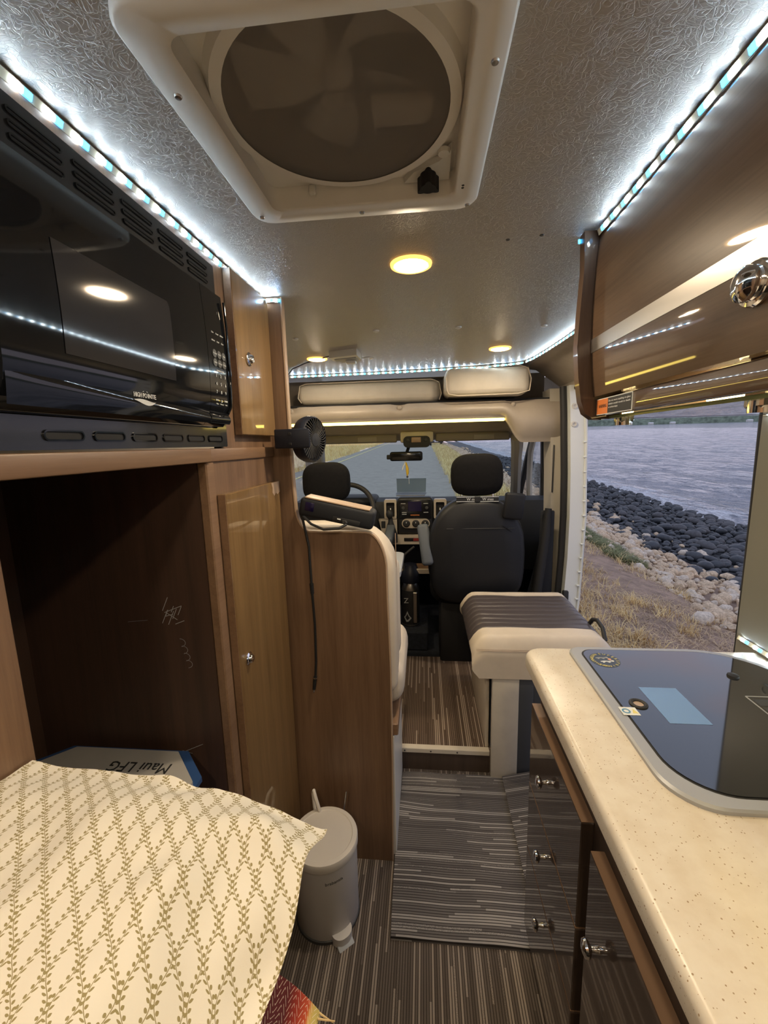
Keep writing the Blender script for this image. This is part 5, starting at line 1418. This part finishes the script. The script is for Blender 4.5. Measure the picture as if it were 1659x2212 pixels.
# far headland with a few pale houses
random.seed(21)
hx = []
def ridge(t):
    a = math.radians(20 + 34*t); d = 1150
    return d*math.sin(a), d*math.cos(a)
b = B(); v = []; f = []; n = 160
for i in range(n+1):
    x, y = ridge(i/n); h = 19 + 7*mnoise.noise(Vector((i*.09, 0, 0))) + 5*abs(mnoise.noise(Vector((i*.6, 3, 0)))) + 5*(i/n)
    v += [(x, y, SEA-1), (x+2, y+8, SEA+h*.55), (x+6, y+30, SEA+h), (x+30, y+90, SEA-1)]
for i in range(n):
    for k in range(3): f.append((i*4+k, i*4+4+k, i*4+5+k, i*4+1+k))
obj('headland', B().add(v, f).xf(RI), mat('hazy_green_land', (.15, .19, .14), .95, var=.5, vscale=.12), None, 80, 'low hazy green headland across the water', 'headland', kind='structure')
HN = ('leftmost', 'second from the left', 'third from the left', 'third from the right', 'second from the right', 'rightmost')
for i, t in enumerate((.12, .20, .26, .45, .60, .66)):
    x, y = ridge(t); z = SEA + 1.5
    hp_ = thing('far_house', 'tiny pale house on the far headland shore, ' + HN[i] + ' of six', 'house', RI @ Vector((x-4, y-6, z)), 'houses on the headland')
    obj('house_wall', B().box((x-8, y-9, z-1), (x+1, y-2, z+2.2)).xf(RI), MT['white'], hp_, 0)
    obj('house_roof', B().prism([(y-9.5, z+2.2), (y-1.5, z+2.2), (y-5.5, z+3.6)], 'x', x-8.5, x+1.5).xf(RI), MT['whiteink'], hp_, 0)

# ---------------------------------------------------------------- beach stones
def stone_mesh(nm, seed, flat, rough, m, sub=2):
    bm = bmesh.new(); bmesh.ops.create_icosphere(bm, subdivisions=sub, radius=.5)
    off = Vector((seed*3.7, seed*1.3, seed*7.1))
    for q in bm.verts:
        k = 1 + rough*mnoise.noise(q.co*2.1 + off) + rough*.45*mnoise.noise(q.co*5 + off)
        q.co = Vector((q.co.x*k, q.co.y*k*.82, q.co.z*k*flat))
    me = bpy.data.meshes.new(nm); bm.to_mesh(me); bm.free()
    me.shade_smooth() if rough < .35 else me.shade_flat()
    if rough >= .35: me.shade_smooth(); me.set_sharp_from_angle(angle=math.radians(40))
    me.materials.append(m); return me
dark_me = [stone_mesh('boulder', i, .58, .22, M_basalt if i % 3 else M_basalt2) for i in range(6)]
dark_lo = [stone_mesh('boulder_small', i, .58, .22, M_basalt, 1) for i in range(3)]
cor_me = [stone_mesh('coral_stone', 20+i, .72, .45, M_coral if i % 3 else M_coral2) for i in range(6)]
cor_lo = [stone_mesh('coral_small', 20+i, .72, .45, M_coral, 1) for i in range(3)]
CM = CAM_ROWS.transposed()
def seen(pl, margin=40):
    """pixel of a level-frame point"""
    p = RI @ Vector(pl); c = CM @ p
    if c.z < .1: return None
    return (CX + F_PX*c.x/c.z, CY + F_PX*c.y/c.z, c.z)
def scatter(x0, x1, y0, y1, smin, smax, seed, keep, dens):
    random.seed(seed); out = []; cells = {}
    tries = int((x1-x0)*(y1-y0)*dens)
    for _ in range(tries):
        x = x0 + (x1-x0)*random.random(); y = y0 + (y1-y0)*random.random()**1.25
        if random.random() > keep(x, y): continue
        s = (smin + (smax-smin)*random.random()**1.9)*(1 + .010*y)
        ok = True; cx_, cy_ = int(x/.3), int(y/.3)
        for i in range(cx_-1, cx_+2):
            for j in range(cy_-1, cy_+2):
                for (a, b2, c) in cells.get((i, j), ()):
                    if (a-x)**2 + (b2-y)**2 < (.40*(s+c))**2: ok = False; break
                if not ok: break
            if not ok: break
        if not ok: continue
        cells.setdefault((cx_, cy_), []).append((x, y, s)); out.append((x, y, s))
    return out
def jag(y): return .30*mnoise.noise(Vector((y*.55, 2, 0)))
dk = scatter(4.9, 10.6, 4.5, 48, .14, .40, 3, lambda x, y: 1.0 if x > 5.35+jag(y) else (.10 if x > 4.9 else 0), 34)
co = scatter(3.2, 6.6, 3.6, 70, .075, .27, 5, lambda x, y: 1.0 if 3.45+jag(y)*.6 < x < 5.45+jag(y) else (.030 if x >= 5.4 else .05), 95)
def lay(spots, meshes, lows, nm, stuffnm, labels, cat, group, stufflabel, sink):
    rank = []
    for (x, y, s) in spots:
        q = seen((x, y, G(x)))
        vis = q is not None and 1225 < q[0] < 1625 and 900 < q[1] < 1420
        rank.append(((s/q[2]) if vis else 0.0, x, y, s))
    rank.sort(reverse=True)
    top = [r for r in rank[:300] if r[0] > 0]; rest = [r for r in rank if r not in set(top)]
    random.seed(77)
    for i, (k, x, y, s) in enumerate(top):
        z = G(x) + s*sink
        o = bpy.data.objects.new(nm, meshes[i % len(meshes)]); COL.objects.link(o)
        o.location = RI @ Vector((x, y, z)); o.scale = (s*(.9+.3*random.random()), s, s*(.85+.3*random.random()))
        o.rotation_euler = (random.uniform(-.3, .3), random.uniform(-.3, .3), random.random()*6.28)
        tag(o, labels(i % len(meshes), x), cat, group)
    b = B(); tmp = [([q.co.copy() for q in m.vertices], [tuple(p.vertices) for p in m.polygons]) for m in lows]
    for i, (k, x, y, s) in enumerate(rest):
        vs, fs = tmp[i % len(tmp)]; a = random.random()*6.28; c_, s_ = math.cos(a), math.sin(a)
        b.add([(x + s*(p.x*c_-p.y*s_), y + s*(p.x*s_+p.y*c_), G(x) + s*sink + s*p.z) for p in vs], fs)
    if b.v: obj(stuffnm, b.xf(RI), lows[0].materials[0], None, 80, stufflabel, cat, kind='stuff', clean=False)
lay(dk, dark_me, dark_lo, 'beach_boulder', 'beach_pebbles', lambda i, x: ('dark rounded basalt boulder' if i % 3 else 'greyer rounded basalt boulder') + (' in the dark stone band' if x > 5.35 else ' strayed into the pale coral band'), 'rock', 'dark boulders on the beach', 'further dark pebbles and boulders along the shore', .10)
lay(co, cor_me, cor_lo, 'coral_rock', 'coral_rubble', lambda i, x: ('tan rough coral rock' if i % 3 else 'whitish rough coral rock') + (' in the pale band outside the door' if x < 5.45 else ' lying among the dark boulders'), 'rock', 'pale coral rocks', 'further pale coral rubble along the beach', .12)

# ---------------------------------------------------------------- grass
def grass(nm, spots, m, label, cat, hmin, hmax, blades, spread, bend=.7, w=.006, seed=1):
    random.seed(seed); b = B(); v = []; f = []
    for (x, y, k) in spots:
        for _ in range(blades):
            a = random.random()*6.28; r = spread*random.random()**.6
            px, py = x + r*math.cos(a), y + r*math.sin(a); z = G(px) - .01
            h = (hmin + (hmax-hmin)*random.random())*k; d = random.random()*6.28; l = h*bend*(.3+random.random())
            dx, dy = math.cos(d)*l, math.sin(d)*l; ww = w*(.7+.6*random.random())
            sx_, sy_ = -math.sin(d)*ww, math.cos(d)*ww; i0 = len(v)
            v += [(px-sx_, py-sy_, z), (px+sx_, py+sy_, z), (px+dx*.45+sx_*.7, py+dy*.45+sy_*.7, z+h*.65), (px+dx*.45-sx_*.7, py+dy*.45-sy_*.7, z+h*.65), (px+dx, py+dy, z+h*(.75 if bend > .8 else 1))]
            f += [(i0, i0+1, i0+2, i0+3), (i0+3, i0+2, i0+4)]
    b.add(v, f).xf(RI)
    return obj(nm, b, m, None, 0, label, cat, kind='stuff', clean=False)
random.seed(12)
near = []
for _ in range(2300):
    x = 1.32 + 2.3*random.random(); y = 1.6 + 9*random.random()**1.4
    dn = mnoise.noise(Vector((x*1.1, y*.9, 8)))
    wgt = .08 + .95*max(0, min(1, (2.5-x)/1.0)) + .45*dn
    if random.random() < wgt: near.append((x, y, .75 + .5*random.random()))
grass('dry_grass', near, M_straw, 'dry straw coloured grass on the verge outside the door', 'grass', .05, .17, 24, .11, 1.1, .0035, 2)
flat = [(1.4 + 2.2*random.random(), 1.8 + 10*random.random()**1.3, .8) for _ in range(2200)]
grass('flat_straw', flat, mat('grey_straw', (.58, .42, .25), .95, var=.3, vscale=4), 'flattened grey brown straw litter on the soil', 'grass', .02, .05, 14, .14, 3.0, .003, 3)
far = [(1.25 + 1.5*random.random()**1.2, 12 + 60*random.random()**1.3, .8 + .6*random.random()) for _ in range(900)]
far = [q for q in far if not 55 < q[1] < 63]
grass('roadside_grass', far, mat('pale_straw', (.97, .70, .34), .9, var=.3, vscale=2), 'pale yellow tall grass along the right road edge', 'grass', .14, .36, 30, .32, .6, .012, 4)
left = [(-7.3 - 6*random.random()**1.2, 14 + 90*random.random()**1.2, 1) for _ in range(900)]
grass('bank_grass', left, bpy.data.materials['pale_straw'], 'pale yellow grass along the left road edge', 'grass', .25, .6, 22, .5, .5, .02, 5)
gc = [(3.30 + .5*random.random(), y, .7+.5*random.random()) for y in [7.2 + 3.4*random.random() for _ in range(330)]]
grass('green_creeper', gc, M_green, 'patch of low green creeper at the edge of the coral', 'plant', .06, .17, 40, .12, 1.0, .006, 6)

# parked car far ahead
cr = thing('parked_car', 'distant light coloured parked car on the right road shoulder', 'car', RI @ Vector((1.7, 58, -2.1)))
def cpart(nm, b, m): return obj(nm, b.xf(Matrix.Translation((0, 0, 0))).xf(RI), m, cr, 40)
cpart('car_body', B().rbox((.75, 57, -1.75), (2.65, 61.2, -1.15), .15, 3), MT['tablegrey'])
cpart('car_cabin', B().prism([(57.9, -1.15), (61, -1.15), (60.5, -.55), (58.6, -.55)], 'x', .85, 2.55), MT['darkgrey'])
cpart('bumper', B().rbox((.78, 56.9, -1.72), (2.62, 57.1, -1.5), .05, 2), MT['black'])
for x in (.98, 2.42):
    cpart('headlamp', B().lathe([(.13, 0), (.12, .06), (0, .08)], (x, 57.0, -1.36), (0, -1, 0), 14), MT['white'])
    for y in (57.9, 60.3): cpart('wheel', B().cyl((x-.1, y, -1.78), (x+.1, y, -1.78), .33, .33, 20), MT['rubber'])
cpart('number_plate', B().box((1.45, 56.86, -1.64), (1.95, 56.9, -1.52)), MT['white'])
